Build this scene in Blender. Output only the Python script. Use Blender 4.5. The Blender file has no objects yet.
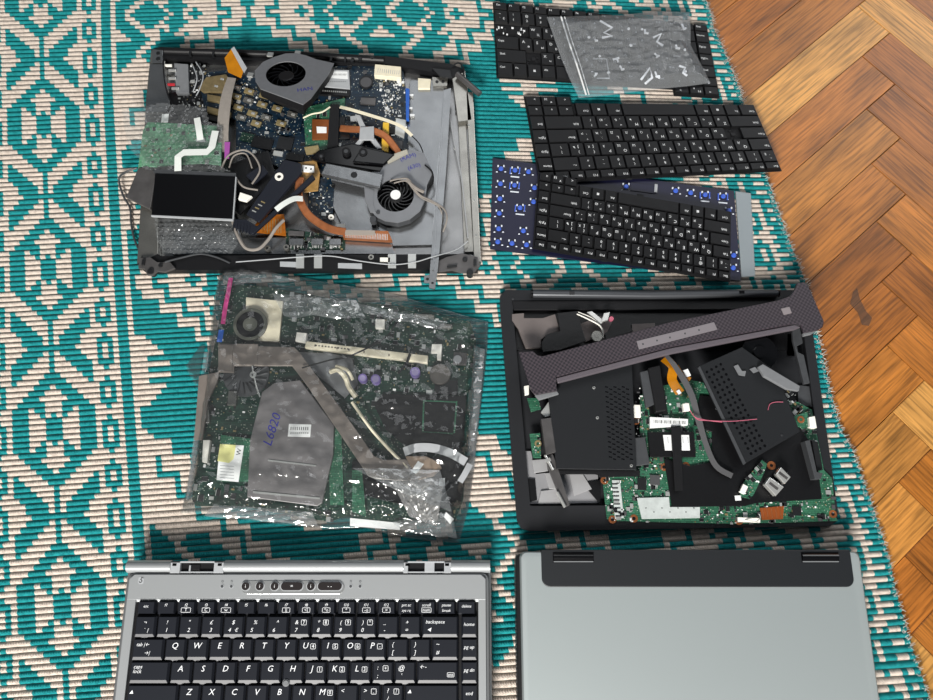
import bpy, bmesh, math, random
from mathutils import Vector, Matrix, noise
S = bpy.context.scene
C = S.collection
R = random.Random(7)
# ---------------------------------------------------------------- camera
FPX = 740.0; TH = math.atan(0.285); HC = 700.0          # focal length in px, tilt, height in mm
CT, ST = math.cos(TH), math.sin(TH)
CAMY = -HC * math.tan(TH)
cd = bpy.data.cameras.new('camera'); cam = bpy.data.objects.new('camera', cd); C.objects.link(cam)
cd.sensor_width = 36; cd.lens = 36 * FPX / 933; cd.clip_start = 0.01
cam.location = (0, CAMY / 1000, HC / 1000); cam.rotation_euler = (TH, 0, 0)
S.camera = cam
# ---------------------------------------------------------------- light
w = bpy.data.worlds.new('world'); S.world = w; w.use_nodes = True
w.node_tree.nodes['Background'].inputs[0].default_value = (0.80, 0.90, 1.0, 1)
w.node_tree.nodes['Background'].inputs[1].default_value = 0.08
def area(name, loc, target, sx, sy, power, col):
    l = bpy.data.lights.new(name, 'AREA'); l.shape = 'RECTANGLE'; l.size = sx; l.size_y = sy
    l.energy = power; l.color = col
    o = bpy.data.objects.new(name, l); C.objects.link(o); o.location = loc
    o.rotation_euler = (Vector(target) - Vector(loc)).to_track_quat('-Z', 'Y').to_euler()
    return o
area('window_daylight', (-0.4, -2.15, 1.55), (0, 0.05, 0), 0.75, 0.7, 118, (1.0, 0.97, 0.92))
area('fill_light_right', (1.7, 1.5, 1.5), (0.2, 0.1, 0), 1.0, 1.1, 10, (0.97, 0.98, 1.0))  # added fill lamp that brightens the far right side and the metals
area('ceiling_bounce', (0.3, 1.7, 2.4), (0, 0.1, 0), 1.8, 1.6, 10, (0.96, 0.98, 1.0))
S.view_settings.view_transform = 'Standard'; S.view_settings.look = 'None'
S.view_settings.gamma = 1; S.view_settings.exposure = 0.32
S.view_settings.use_curve_mapping = False
# ---------------------------------------------------------------- helpers (all lengths in mm)
def W(px, py, z=0.0):
    x = (px - 466.5) / FPX; y = -(py - 350) / FPX
    dy = y * CT + ST; dz = y * ST - CT
    t = (z - HC) / dz
    return Vector((x * t, CAMY + dy * t, z))
ZO = [0.0]
def WZ(u, v, z):
    p = W(u, v, z + ZO[0]); p.z = z; return p
class G:
    """mesh builder; T maps (u, v, z) to world mm"""
    def __init__(s, T=None, z=0.0):
        s.v = []; s.f = []; s.m = []; s.T = T; s.zr = z
    def pt(s, u, v, z):
        if s.T is None:
            return WZ(u, v, z)
        return s.T(u, v, z)
    def pv(s, u, v, z, zr):                 # xy taken at reference height (keeps walls vertical)
        if s.T is None:
            p = WZ(u, v, zr); return Vector((p.x, p.y, z))
        return s.T(u, v, z)
    def add(s, vs, fs, m=0):
        b = len(s.v); s.v += [tuple(p) for p in vs]
        for f in fs: s.f.append([b + i for i in f]); s.m.append(m)
        return s
    def prism(s, pts, z0, z1, m=0, mt=None):
        n = len(pts)
        lo = [s.pv(u, v, z0, z1) for u, v in pts]; hi = [s.pv(u, v, z1, z1) for u, v in pts]
        a = sum(hi[i].x * hi[(i+1) % n].y - hi[(i+1) % n].x * hi[i].y for i in range(n))
        if a < 0: lo.reverse(); hi.reverse()
        s.add(lo + hi, [list(range(n))[::-1]] + [[i, (i+1) % n, n + (i+1) % n, n + i] for i in range(n)], m)
        b = len(s.v) - n
        s.f.append([b + i for i in range(n)]); s.m.append(m if mt is None else mt)
        return s
    def box(s, u0, v0, u1, v1, z0, z1, m=0, mt=None):
        return s.prism([(u0, v0), (u1, v0), (u1, v1), (u0, v1)], z0, z1, m, mt)
    def rbox(s, u, v, wd, hg, ang, z0, z1, m=0, mt=None):   # centred rotated box; wd/hg in mm
        c = s.pv(u, v, z1, z1); a = math.radians(ang); ca, sa = math.cos(a), math.sin(a)
        q = [(-wd/2, -hg/2), (wd/2, -hg/2), (wd/2, hg/2), (-wd/2, hg/2)]
        q = [(c.x + x*ca - y*sa, c.y + x*sa + y*ca) for x, y in q]
        lo = [(x, y, z0) for x, y in q]; hi = [(x, y, z1) for x, y in q]
        s.add(lo + hi, [[3,2,1,0]] + [[i, (i+1) % 4, 4 + (i+1) % 4, 4 + i] for i in range(4)], m)
        s.f.append([len(s.v)-4+i for i in range(4)]); s.m.append(m if mt is None else mt)
        return s
    def wcyl(s, c, r, z0, z1, n=20, m=0, r1=None, ax=None):
        r1 = r if r1 is None else r1
        lo = [(c.x + r*math.cos(t), c.y + r*math.sin(t), z0) for t in [2*math.pi*i/n for i in range(n)]]
        hi = [(c.x + r1*math.cos(t), c.y + r1*math.sin(t), z1) for t in [2*math.pi*i/n for i in range(n)]]
        return s.add(lo + hi, [list(range(n))[::-1], [n+i for i in range(n)]] + [[i, (i+1) % n, n + (i+1) % n, n + i] for i in range(n)], m)
    def cyl(s, u, v, r, z0, z1, n=20, m=0, r1=None):
        return s.wcyl(s.pv(u, v, z1, z1), r, z0, z1, n, m, r1)
    def ring(s, u, v, ri, ro, z0, z1, n=32, m=0):
        c = s.pv(u, v, z1, z1); vs = []
        for r, z in ((ri, z0), (ro, z0), (ro, z1), (ri, z1)):
            vs += [(c.x + r*math.cos(2*math.pi*i/n), c.y + r*math.sin(2*math.pi*i/n), z) for i in range(n)]
        fs = []
        for k in range(4):
            for i in range(n): fs.append([k*n + i, k*n + (i+1) % n, ((k+1) % 4)*n + (i+1) % n, ((k+1) % 4)*n + i])
        return s.add(vs, fs, m)
    def path(s, pts, sub=6):                # smooth path through (u,v,z) points -> world mm
        w_ = [s.pt(*p) for p in pts]
        if len(w_) < 3: return w_
        out = []
        for i in range(len(w_) - 1):
            p0 = w_[max(i-1, 0)]; p1 = w_[i]; p2 = w_[i+1]; p3 = w_[min(i+2, len(w_)-1)]
            for k in range(sub):
                t = k / sub
                out.append(0.5*((2*p1) + (p2-p0)*t + (2*p0-5*p1+4*p2-p3)*t*t + (3*p1-p0-3*p2+p3)*t**3))
        out.append(w_[-1]); return out
    def tube(s, pts, r, n=7, m=0, sub=6, smooth=True):
        p = s.path(pts, sub) if smooth else [s.pt(*q) for q in pts]
        rings = []
        for i, c in enumerate(p):
            d = (p[min(i+1, len(p)-1)] - p[max(i-1, 0)])
            if d.length < 1e-6: d = Vector((1,0,0))
            d.normalize(); a = d.cross(Vector((0,0,1)))
            if a.length < 1e-3: a = d.cross(Vector((1,0,0)))
            a.normalize(); b = a.cross(d)
            rings.append([c + a*r*math.cos(2*math.pi*k/n) + b*r*math.sin(2*math.pi*k/n) for k in range(n)])
        vs = [q for rg in rings for q in rg]
        fs = [[i*n+k, i*n+(k+1) % n, (i+1)*n+(k+1) % n, (i+1)*n+k] for i in range(len(p)-1) for k in range(n)]
        fs += [list(range(n))[::-1], [(len(p)-1)*n + k for k in range(n)]]
        return s.add(vs, fs, m)
    def strip(s, pts, wd, th=0.4, m=0, sub=6, smooth=True, wf=None):   # flat ribbon following pts, lying in xy
        p = s.path(pts, sub) if smooth else [s.pt(*q) for q in pts]
        vs = []; n = len(p)
        for i, c in enumerate(p):
            d = (p[min(i+1, n-1)] - p[max(i-1, 0)]); d.z = 0
            if d.length < 1e-6: d = Vector((1,0,0))
            d.normalize(); a = Vector((-d.y, d.x, 0)) * (wd if wf is None else wf(i/(n-1))) / 2
            vs += [c + a, c - a, c - a + Vector((0,0,th)), c + a + Vector((0,0,th))]
        fs = [[4*i+k, 4*i+(k+1) % 4, 4*i+4+(k+1) % 4, 4*i+4+k] for i in range(n-1) for k in range(4)]
        fs += [[3,2,1,0], [4*n-4, 4*n-3, 4*n-2, 4*n-1]]
        return s.add(vs, fs, m)
    def text(s, txt, u, v, z, size, ang=0, m=0, shear=0.0, mirror=False):
        vs, fs = glyph(txt); c = s.pv(u, v, z, z); a = math.radians(ang); ca, sa = math.cos(a), math.sin(a)
        o = []
        for x, y in vs:
            x = x*size + y*size*shear; y = y*size
            if mirror: x = -x
            o.append((c.x + x*ca - y*sa, c.y + x*sa + y*ca, z))
        return s.add(o, fs, m)
_gl = {}
def glyph(t):
    if t in _gl: return _gl[t]
    cu = bpy.data.curves.new('txt', 'FONT'); cu.body = t; cu.resolution_u = 2
    cu.align_x = 'CENTER'; cu.align_y = 'CENTER'
    o = bpy.data.objects.new('txt', cu)
    me = bpy.data.meshes.new_from_object(o)
    r = ([(q.co.x, q.co.y) for q in me.vertices], [list(p.vertices) for p in me.polygons])
    bpy.data.meshes.remove(me); bpy.data.objects.remove(o); bpy.data.curves.remove(cu)
    _gl[t] = r; return r
class Fr:
    """local frame: origin and x direction from two photo points; y runs towards the viewer"""
    def __init__(s, p0, p1, z):
        a = W(*p0, z); b = W(*p1, z); s.o = a; d = b - a; s.len = d.length; d.normalize()
        s.x = d; s.y = Vector((d.y, -d.x, 0)); s.ang = math.degrees(math.atan2(d.y, d.x))
    def __call__(s, u, v, z):
        p = s.o + s.x*u + s.y*v; return Vector((p.x, p.y, z))
    def inv(s, px, py, z):
        d = W(px, py, z) - s.o; return d.dot(s.x), d.dot(s.y)
def thing(name, label, cat, loc, group=None):            # loc = world mm
    o = bpy.data.objects.new(name, None); C.objects.link(o); o.empty_display_size = 0.01
    o.location = Vector(loc) / 1000; o['label'] = label; o['category'] = cat
    if group: o['group'] = group
    return o
def rootloc(o):
    v = Vector((0,0,0))
    while o is not None: v += o.location; o = o.parent
    return v
def obj(name, g, mats, parent=None, bev=0.0, smooth=False, label=None, cat=None, group=None, kind=None, seg=2):
    if not isinstance(mats, (list, tuple)): mats = [mats]
    if ZO[0]: g.v = [(p[0], p[1], p[2] + ZO[0]) for p in g.v]
    me = bpy.data.meshes.new(name)
    if parent is not None: off = rootloc(parent) * 1000
    else:
        xs = [p[0] for p in g.v]; ys = [p[1] for p in g.v]; zs = [p[2] for p in g.v]
        off = Vector(((min(xs)+max(xs))/2, (min(ys)+max(ys))/2, min(zs)))
    me.from_pydata([((x-off[0])/1000, (y-off[1])/1000, (z-off[2])/1000) for x, y, z in g.v], [], g.f)
    for mm in mats: me.materials.append(mm)
    if any(g.m): me.polygons.foreach_set('material_index', g.m)
    o = bpy.data.objects.new(name, me); C.objects.link(o)
    if parent is not None: o.parent = parent
    else: o.location = off / 1000
    if smooth: me.shade_smooth()
    if bev:
        b = o.modifiers.new('bevel', 'BEVEL'); b.width = bev/1000; b.segments = seg; b.limit_method = 'ANGLE'; b.angle_limit = math.radians(40)
        b.use_clamp_overlap = True
        if smooth is None: pass
    if label: o['label'] = label
    if cat: o['category'] = cat
    if group: o['group'] = group
    if kind: o['kind'] = kind
    return o
def copy_tree(o, parent=None):
    c = o.copy(); C.objects.link(c); c.parent = parent
    for ch in [x for x in o.children]: copy_tree(ch, c)
    return c
# ---------------------------------------------------------------- materials
def srgb(c):
    c = [x/255 for x in c]
    return tuple(x/12.92 if x <= .04045 else ((x+.055)/1.055)**2.4 for x in c) + (1,)
def mat(name, col, rough=0.5, metal=0.0, var=0.0, vscale=200, bump=0.0, bscale=800, coat=0.0, spec=None, trans=0.0, alpha=1.0, aniso=None):
    m = bpy.data.materials.new(name); m.use_nodes = True; nt = m.node_tree; N = nt.nodes; b = N['Principled BSDF']
    base = srgb(col)
    b.inputs['Base Color'].default_value = base; b.inputs['Roughness'].default_value = rough; b.inputs['Metallic'].default_value = metal
    if coat: b.inputs['Coat Weight'].default_value = coat; b.inputs['Coat Roughness'].default_value = 0.1
    if spec is not None: b.inputs['Specular IOR Level'].default_value = spec
    if alpha < 1: b.inputs['Alpha'].default_value = alpha
    tc = N.new('ShaderNodeTexCoord')
    if var:
        n = N.new('ShaderNodeTexNoise'); n.inputs['Scale'].default_value = vscale; n.inputs['Detail'].default_value = 6
        r = N.new('ShaderNodeValToRGB'); r.color_ramp.elements[0].position = 0.3; r.color_ramp.elements[1].position = 0.7
        r.color_ramp.elements[0].color = tuple(x*(1-var) for x in base[:3]) + (1,)
        r.color_ramp.elements[1].color = tuple(min(1, x*(1+var)) for x in base[:3]) + (1,)
        nt.links.new(tc.outputs['Object'], n.inputs['Vector']); nt.links.new(n.outputs['Fac'], r.inputs['Fac']); nt.links.new(r.outputs['Color'], b.inputs['Base Color'])
    if bump:
        n = N.new('ShaderNodeTexNoise'); n.inputs['Scale'].default_value = bscale; n.inputs['Detail'].default_value = 4
        if aniso:
            mp = N.new('ShaderNodeMapping'); mp.inputs['Scale'].default_value = aniso
            nt.links.new(tc.outputs['Object'], mp.inputs['Vector']); nt.links.new(mp.outputs['Vector'], n.inputs['Vector'])
        else: nt.links.new(tc.outputs['Object'], n.inputs['Vector'])
        bu = N.new('ShaderNodeBump'); bu.inputs['Strength'].default_value = bump; bu.inputs['Distance'].default_value = 0.0005
        nt.links.new(n.outputs['Fac'], bu.inputs['Height']); nt.links.new(bu.outputs['Normal'], b.inputs['Normal'])
    return m
def film(name, tint, haze=0.06, gloss=0.10, rough=0.12, bump=0.4, bscale=60, crink=True):
    m = bpy.data.materials.new(name); m.use_nodes = True; nt = m.node_tree; N = nt.nodes; N.remove(N['Principled BSDF'])
    out = N['Material Output']; L = nt.links
    tr = N.new('ShaderNodeBsdfTransparent'); tr.inputs[0].default_value = tint
    gl = N.new('ShaderNodeBsdfGlossy'); gl.inputs['Roughness'].default_value = rough
    df = N.new('ShaderNodeBsdfDiffuse'); df.inputs[0].default_value = (0.85, 0.88, 0.9, 1)
    tc = N.new('ShaderNodeTexCoord'); n = N.new('ShaderNodeTexNoise'); n.inputs['Scale'].default_value = bscale; n.inputs['Detail'].default_value = 5
    if crink: n.noise_type = 'RIDGED_MULTIFRACTAL'
    L.new(tc.outputs['Object'], n.inputs['Vector'])
    bu = N.new('ShaderNodeBump'); bu.inputs['Strength'].default_value = bump; bu.inputs['Distance'].default_value = 0.002
    L.new(n.outputs['Fac'], bu.inputs['Height']); L.new(bu.outputs['Normal'], gl.inputs['Normal'])
    fr = N.new('ShaderNodeLayerWeight'); fr.inputs['Blend'].default_value = 0.25; L.new(bu.outputs['Normal'], fr.inputs['Normal'])
    ad = N.new('ShaderNodeMath'); ad.operation = 'MULTIPLY_ADD'; ad.inputs[1].default_value = 0.6; ad.inputs[2].default_value = gloss; ad.use_clamp = True
    L.new(fr.outputs['Fresnel'], ad.inputs[0])
    m1 = N.new('ShaderNodeMixShader'); m1.inputs[0].default_value = haze; L.new(tr.outputs[0], m1.inputs[1]); L.new(df.outputs[0], m1.inputs[2])
    m2 = N.new('ShaderNodeMixShader'); L.new(ad.outputs[0], m2.inputs[0]); L.new(m1.outputs[0], m2.inputs[1]); L.new(gl.outputs[0], m2.inputs[2])
    L.new(m2.outputs[0], out.inputs['Surface'])
    return m
def pcb_mat(name, c1, c2, c3, scale=900):
    """solder mask with traces and pads"""
    m = bpy.data.materials.new(name); m.use_nodes = True; nt = m.node_tree; N = nt.nodes; L = nt.links; b = N['Principled BSDF']
    b.inputs['Roughness'].default_value = 0.35
    tc = N.new('ShaderNodeTexCoord')
    br = N.new('ShaderNodeTexBrick'); br.inputs['Scale'].default_value = scale/6; br.inputs['Mortar Size'].default_value = 0.03
    br.inputs['Color1'].default_value = srgb(c1); br.inputs['Color2'].default_value = srgb(c2); br.inputs['Mortar'].default_value = srgb(c3)
    br.inputs['Brick Width'].default_value = 0.8; br.offset = 0.3; br.squash = 0.6; br.squash_frequency = 3
    L.new(tc.outputs['Object'], br.inputs['Vector'])
    vo = N.new('ShaderNodeTexVoronoi'); vo.inputs['Scale'].default_value = scale/2.2; L.new(tc.outputs['Object'], vo.inputs['Vector'])
    vo.distance = 'CHEBYCHEV'
    cm = N.new('ShaderNodeMath'); cm.operation = 'LESS_THAN'; cm.inputs[1].default_value = 0.12; L.new(vo.outputs['Distance'], cm.inputs[0])
    mx = N.new('ShaderNodeMix'); mx.data_type = 'RGBA'; L.new(cm.outputs[0], mx.inputs[0]); L.new(br.outputs['Color'], mx.inputs[6]); mx.inputs[7].default_value = srgb((190, 195, 180))
    L.new(mx.outputs[2], b.inputs['Base Color'])
    return m
M = {}
M['black'] = mat('black_plastic', (20, 20, 22), 0.45, spec=.3, bump=0.15, bscale=2500)
M['black_matt'] = mat('matt_black_plastic', (20, 20, 22), 0.6, spec=.25, bump=0.3, bscale=3000)
M['black_gloss'] = mat('gloss_black', (8, 8, 10), 0.12)
M['key'] = mat('key_black', (14, 14, 16), 0.4, spec=.3, bump=0.1, bscale=3000)
M['white'] = mat('white_print', (226, 228, 230), 0.6)
M['whitep'] = mat('white_nylon', (232, 230, 222), 0.45)
M['cream'] = mat('cream_nylon', (222, 214, 190), 0.5, var=0.05)
M['label'] = mat('paper_label', (226, 228, 228), 0.6, var=0.03, vscale=900)
M['silver'] = mat('silver_paint', (170, 174, 177), 0.38, metal=0.55, bump=0.05, bscale=4000)
M['alu'] = mat('aluminium', (140, 142, 144), 0.22, metal=0.85, var=0.12, vscale=45, bump=1.0, bscale=22)
M['steel'] = mat('sheet_steel', (160, 158, 152), 0.25, metal=0.85, var=0.2, vscale=40, bump=0.8, bscale=30)
M['darksteel'] = mat('dark_steel', (92, 90, 90), 0.35, metal=0.5, var=0.2, vscale=80)
M['chrome'] = mat('bright_metal', (225, 225, 222), 0.2, metal=0.7)
M['grey'] = mat('grey_plastic', (112, 114, 117), 0.5, var=0.05)
M['lgrey'] = mat('light_grey_plastic', (160, 163, 166), 0.5, var=0.05)
M['dgrey'] = mat('dark_grey_plastic', (58, 60, 63), 0.5, var=0.08)
M['copper'] = mat('copper', (172, 106, 66), 0.32, metal=0.6, var=0.2, vscale=120)
M['kapton'] = mat('amber_film', (176, 112, 10), 0.25, var=0.15, vscale=100)
M['gold'] = mat('gold_contact', (160, 144, 104), 0.3, metal=0.5)
M['blue'] = mat('blue_plastic', (32, 88, 178), 0.4)
M['ink'] = mat('blue_ink', (30, 32, 140), 0.6)
M['pink'] = mat('pink_plastic', (196, 58, 132), 0.4)
M['purple'] = mat('violet_sleeve', (128, 112, 176), 0.4)
M['red'] = mat('red_wire', (170, 40, 50), 0.4)
M['wirepink'] = mat('pink_wire', (176, 92, 112), 0.4)
M['yellow'] = mat('yellow_sleeve', (220, 180, 60), 0.5)
M['flex'] = mat('grey_flat_cable', (132, 126, 120), 0.45, var=0.08, bump=0.3, bscale=600, aniso=(1, 1, 1))
M['flexw'] = mat('white_flat_cable', (214, 218, 214), 0.5)
M['chip'] = mat('chip_black', (22, 23, 25), 0.4)
M['chipg'] = mat('chip_grey', (70, 70, 72), 0.4)
M['tin'] = mat('solder_tin', (196, 198, 196), 0.3, metal=0.6)
M['pcbg'] = pcb_mat('green_board', (40, 88, 66), (58, 112, 86), (26, 62, 48))
M['pcbd'] = pcb_mat('dark_green_board', (17, 42, 34), (26, 60, 47), (12, 30, 26))
M['pcbb'] = pcb_mat('blue_board', (12, 28, 42), (18, 42, 60), (8, 18, 28))
M['foam'] = mat('black_insulating_sheet', (12, 12, 14), 0.35, bump=0.3, bscale=300)
M['mesh'] = mat('dark_weave', (38, 34, 36), 0.5)
# ---------------------------------------------------------------- parquet floor
def parquet():
    a = W(906, 194, -4); b = W(918, 315, -4)
    step = (b - a) / 2; WD = step.length / math.sqrt(2); n = 6
    ax = math.atan2(-step.y, -step.x)                       # axis pointing away from the viewer
    rot = ax - math.pi/4
    ex = Vector((math.cos(rot), math.sin(rot), 0)); ey = Vector((-math.sin(rot), math.cos(rot), 0))
    g = G(); cols = []; uv = []
    rr = random.Random(11)
    tones = [(180,118,50), (172,108,43), (166,102,38), (188,128,60), (156,94,36), (171,106,42), (196,142,74), (162,98,38)]
    def plank(x0, y0, x1, y1, hor):
        gp = 0.006
        q = [(x0+gp, y0+gp), (x1-gp, y0+gp), (x1-gp, y1-gp), (x0+gp, y1-gp)]
        p = [b + ex*(x*WD) + ey*(y*WD) for x, y in q]
        c = sum(p, Vector((0,0,0))) / 4
        if c.x < -1000 or c.x > 1400 or abs(c.y) > 1300: return
        zt = -4 + rr.uniform(-.12, .12); gi = 0.5
        vs = [(v.x, v.y, -14) for v in p]; vs += [(v.x, v.y, zt-gi) for v in p]
        cc = [v + (c-v).normalized()*0.7 for v in p]; vs += [(v.x, v.y, zt) for v in cc]
        fs = [[i, (i+1) % 4, 4+(i+1) % 4, 4+i] for i in range(4)] + [[4+i, 4+(i+1) % 4, 8+(i+1) % 4, 8+i] for i in range(4)] + [[8,9,10,11]]
        g.add(vs, fs); t = rr.choice(tones); k = rr.uniform(.92, 1.06)
        t = srgb([min(255, q_*k) for q_ in t])
        L_ = max(x1-x0, y1-y0)*WD; off = rr.uniform(0, 50)
        U = [(0,0),(L_,0),(L_,WD),(0,WD)] if hor else [(0,0),(0,WD),(L_,WD),(L_,0)]
        for f in fs:
            for i in f: cols.append(t); uv.append((U[i % 4][0]/1000 + off, U[i % 4][1]/1000 + off*1.7))
    for i in range(-60, 60):
        for j in range(-7, 8):
            ox, oy = i + 2*n*j, i
            ox2 = ox; 
            # corner (n, 0) of the plank run sits on the measured zigzag corner
            plank(ox - n, oy, ox, oy + 1, True)
            plank(ox, oy + 1 - n, ox + 1, oy + 1, False)
    m = bpy.data.materials.new('oak_parquet'); m.use_nodes = True; nt = m.node_tree; N = nt.nodes; L = nt.links; bs = N['Principled BSDF']
    at = N.new('ShaderNodeVertexColor'); at.layer_name = 'tone'
    uvn = N.new('ShaderNodeUVMap'); uvn.uv_map = 'grain'
    mp = N.new('ShaderNodeMapping'); mp.inputs['Scale'].default_value = (9, 85, 1); L.new(uvn.outputs[0], mp.inputs[0])
    wv = N.new('ShaderNodeTexWave'); wv.bands_direction = 'Y'; wv.inputs['Scale'].default_value = 0.55; wv.inputs['Distortion'].default_value = 9; wv.inputs['Detail'].default_value = 4; wv.inputs['Detail Scale'].default_value = 0.9
    L.new(mp.outputs[0], wv.inputs['Vector'])
    mp2 = N.new('ShaderNodeMapping'); mp2.inputs['Scale'].default_value = (22, 420, 1); L.new(uvn.outputs[0], mp2.inputs[0])
    n1 = N.new('ShaderNodeTexNoise'); n1.inputs['Scale'].default_value = 1.0; n1.inputs['Detail'].default_value = 3; L.new(mp2.outputs[0], n1.inputs['Vector'])
    mp3 = N.new('ShaderNodeMapping'); mp3.inputs['Scale'].default_value = (7, 26, 1); L.new(uvn.outputs[0], mp3.inputs[0])
    n2 = N.new('ShaderNodeTexNoise'); n2.inputs['Scale'].default_value = 1.4; n2.inputs['Detail'].default_value = 5; L.new(mp3.outputs[0], n2.inputs['Vector'])
    def rmp(src, p0, p1, lo, hi):
        r = N.new('ShaderNodeMapRange'); r.inputs[1].default_value = p0; r.inputs[2].default_value = p1; r.inputs[3].default_value = lo; r.inputs[4].default_value = hi
        L.new(src, r.inputs[0]); return r.outputs[0]
    def mul(a_, b_):
        q = N.new('ShaderNodeMath'); q.operation = 'MULTIPLY'; L.new(a_, q.inputs[0]); L.new(b_, q.inputs[1]); return q.outputs[0]
    f = mul(mul(rmp(wv.outputs['Fac'], 0, 0.4, 0.84, 1.03), rmp(n1.outputs['Fac'], 0.38, 0.54, 0.62, 1.06)), rmp(n2.outputs['Fac'], 0.3, 0.58, 0.58, 1.12))
    hs = N.new('ShaderNodeMix'); hs.data_type = 'RGBA'; hs.blend_type = 'MULTIPLY'; hs.inputs[0].default_value = 1
    L.new(at.outputs['Color'], hs.inputs[6]); L.new(f, hs.inputs[7]); 
    L.new(hs.outputs[2], bs.inputs['Base Color'])
    bs.inputs['Roughness'].default_value = 0.38
    bu = N.new('ShaderNodeBump'); bu.inputs['Strength'].default_value = 0.25; bu.inputs['Distance'].default_value = 0.0006
    L.new(n1.outputs['Fac'], bu.inputs['Height']); L.new(bu.outputs['Normal'], bs.inputs['Normal'])
    gap = mat('floor_gap', (52, 34, 20), 0.8)
    g.v += [tuple(W(x, y, -3.75)) for x, y in ((853, 292), (857, 288), (860, 299), (866, 311), (872, 318), (869, 326), (862, 325), (858, 313), (850, 304))]; g.f.append(list(range(len(g.v)-9, len(g.v)))[::-1]); g.m.append(2); cols += [(.1,.06,.03,1)]*9; uv += [(0,0)]*9
    # underlay closes the gaps
    g.add([(-1000,-1300,-9), (1400,-1300,-9), (1400,1300,-9), (-1000,1300,-9)], [[0,1,2,3]], 1)
    o = obj('floor', g, [m, gap, mat('grey_stain', (92, 70, 56), .6, alpha=.55, var=.2, vscale=120)]); o['kind'] = 'structure'
    me = o.data; ca = me.color_attributes.new('tone', 'FLOAT_COLOR', 'CORNER'); cols += [(.1,.06,.03,1)]*4; uv += [(0,0)]*4
    ca.data.foreach_set('color', [x for t in cols for x in t])
    ul = me.uv_layers.new(name='grain'); ul.data.foreach_set('uv', [x for t in uv for x in t])
    return o
parquet()
# ---------------------------------------------------------------- rug
def lerp(tab, x):
    if x <= tab[0][0]: a, b = tab[0], tab[1]
    elif x >= tab[-1][0]: a, b = tab[-2], tab[-1]
    else:
        for a, b in zip(tab, tab[1:]):
            if a[0] <= x <= b[0]: break
    return a[1] + (b[1]-a[1]) * (x-a[0]) / (b[0]-a[0])
ROWY = [(-6, -24), (.5, 1.5), (7.5, 30), (14.5, 59.2), (21.5, 91), (26.5, 113), (31.5, 136), (36.5, 160.6), (44.5, 195.8), (74.5, 347.6), (104.5, 515.6), (134.5, 703), (152, 835)]
XS = [(-20, 40.5), (25, 41.6), (90, 43.2), (195, 46.3), (348, 51.8), (516, 58.5), (690, 67), (900, 78)]
XT = [(-20, 105.8), (25, 106.3), (60, 107), (90, 108), (190, 113.6), (290, 120), (400, 128.6), (500, 136), (690, 151), (900, 170)]
XE = [(-20, 698), (0, 705), (15, 711), (30, 713), (40, 719), (95, 741), (140, 752), (185, 769), (235, 786), (290, 808), (335, 817), (400, 832), (430, 841), (450, 852), (510, 873), (560, 889), (590, 895), (640, 909), (700, 929), (900, 990)]
ECOL = 139
def rugpt(c, k):
    """photo position of rug column edge c, row edge k"""
    yl = lerp(ROWY, k)
    # row slope accumulates along x
    def slope(x, y):
        l = -(1.5 + 4*max(0, min(1, y/600))); r = 1.5 - 5.5*max(-.1, min(1.15, (y-100)/400))
        t = max(0, min(1, (x-220)/260)); t = t*t*(3-2*t)
        return math.tan(math.radians(l*(1-t) + r*t))
    xa = c*5.0 + 42; y = yl; x = 42
    if xa > 42:
        st = 8; dx = (xa-42)/st
        for i in range(st): y += slope(x + dx/2, y)*dx; x += dx
    else: y += slope(0, y)*(xa-42)
    if c <= 13.5: x0, x1, t = lerp(XS, y), lerp(XT, y), c/13.5
    else: x0, x1, t = lerp(XT, y), lerp(XE, y), (c-13.5)/(ECOL-.5-13.5)
    return x0 + (x1-x0)*t, y
def hexband(a, k):
    """a = distance from the band centre; k = row from a crossing (30-row repeat)"""
    r = k % 30
    if r in (28, 29): s = 1
    elif r > 15: s = 29 - r + (0)
    else: s = r
    # s = rows from the crossing 0..15
    if r > 15: s = {16:13,17:12,18:12,19:11,20:10,21:9,22:8,23:7,24:6,25:5,26:4,27:3,28:2,29:1}[r] if False else max(1, 29 - r) if r < 28 else 1
    if a > 7: return 0
    if s == 0: return 1 if a <= 4 else 0
    if s == 1: return 0 if a == 1 else (1 if a <= 5 else 0)
    if s == 2: return 0 if a in (1,2) else (1 if a <= 6 else 0)
    if s == 3: return 1 if a == 0 or a >= 4 else 0
    if s == 4: return 1 if a == 0 or a >= 5 else 0
    if s == 5: return 1 if a <= 1 or a >= 6 else 0
    if s == 6: return 1 if a <= 2 or a == 7 else 0
    if s == 7: return 1 if 1 <= a <= 3 else 0
    if s == 8: return 1 if 2 <= a <= 4 else 0
    if s == 9: return 1 if 3 <= a <= 5 else 0
    if s == 10: return 1 if 2 <= a <= 6 else 0
    if s == 11: return 0 if a <= 1 or a == 4 else 1
    if s == 12: return 0 if a in (1,3,4) else 1
    return 0 if 2 <= a <= 4 else 1
def boxband(b, k):
    """b = 0,1,2 across the little boxes, 7 and 8 row repeats"""
    r = (k - 6) % 30
    seq = [1,2,2,1,3,0,3, 1,2,2,2,1,3,0,3, 1,2,2,1,3,0,3, 1,2,2,2,1,3,0,3]
    t = seq[r]
    return {0: 0, 1: 1, 2: 1 if b != 1 else 0, 3: 1 if b == 1 else 0}[t]
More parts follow.
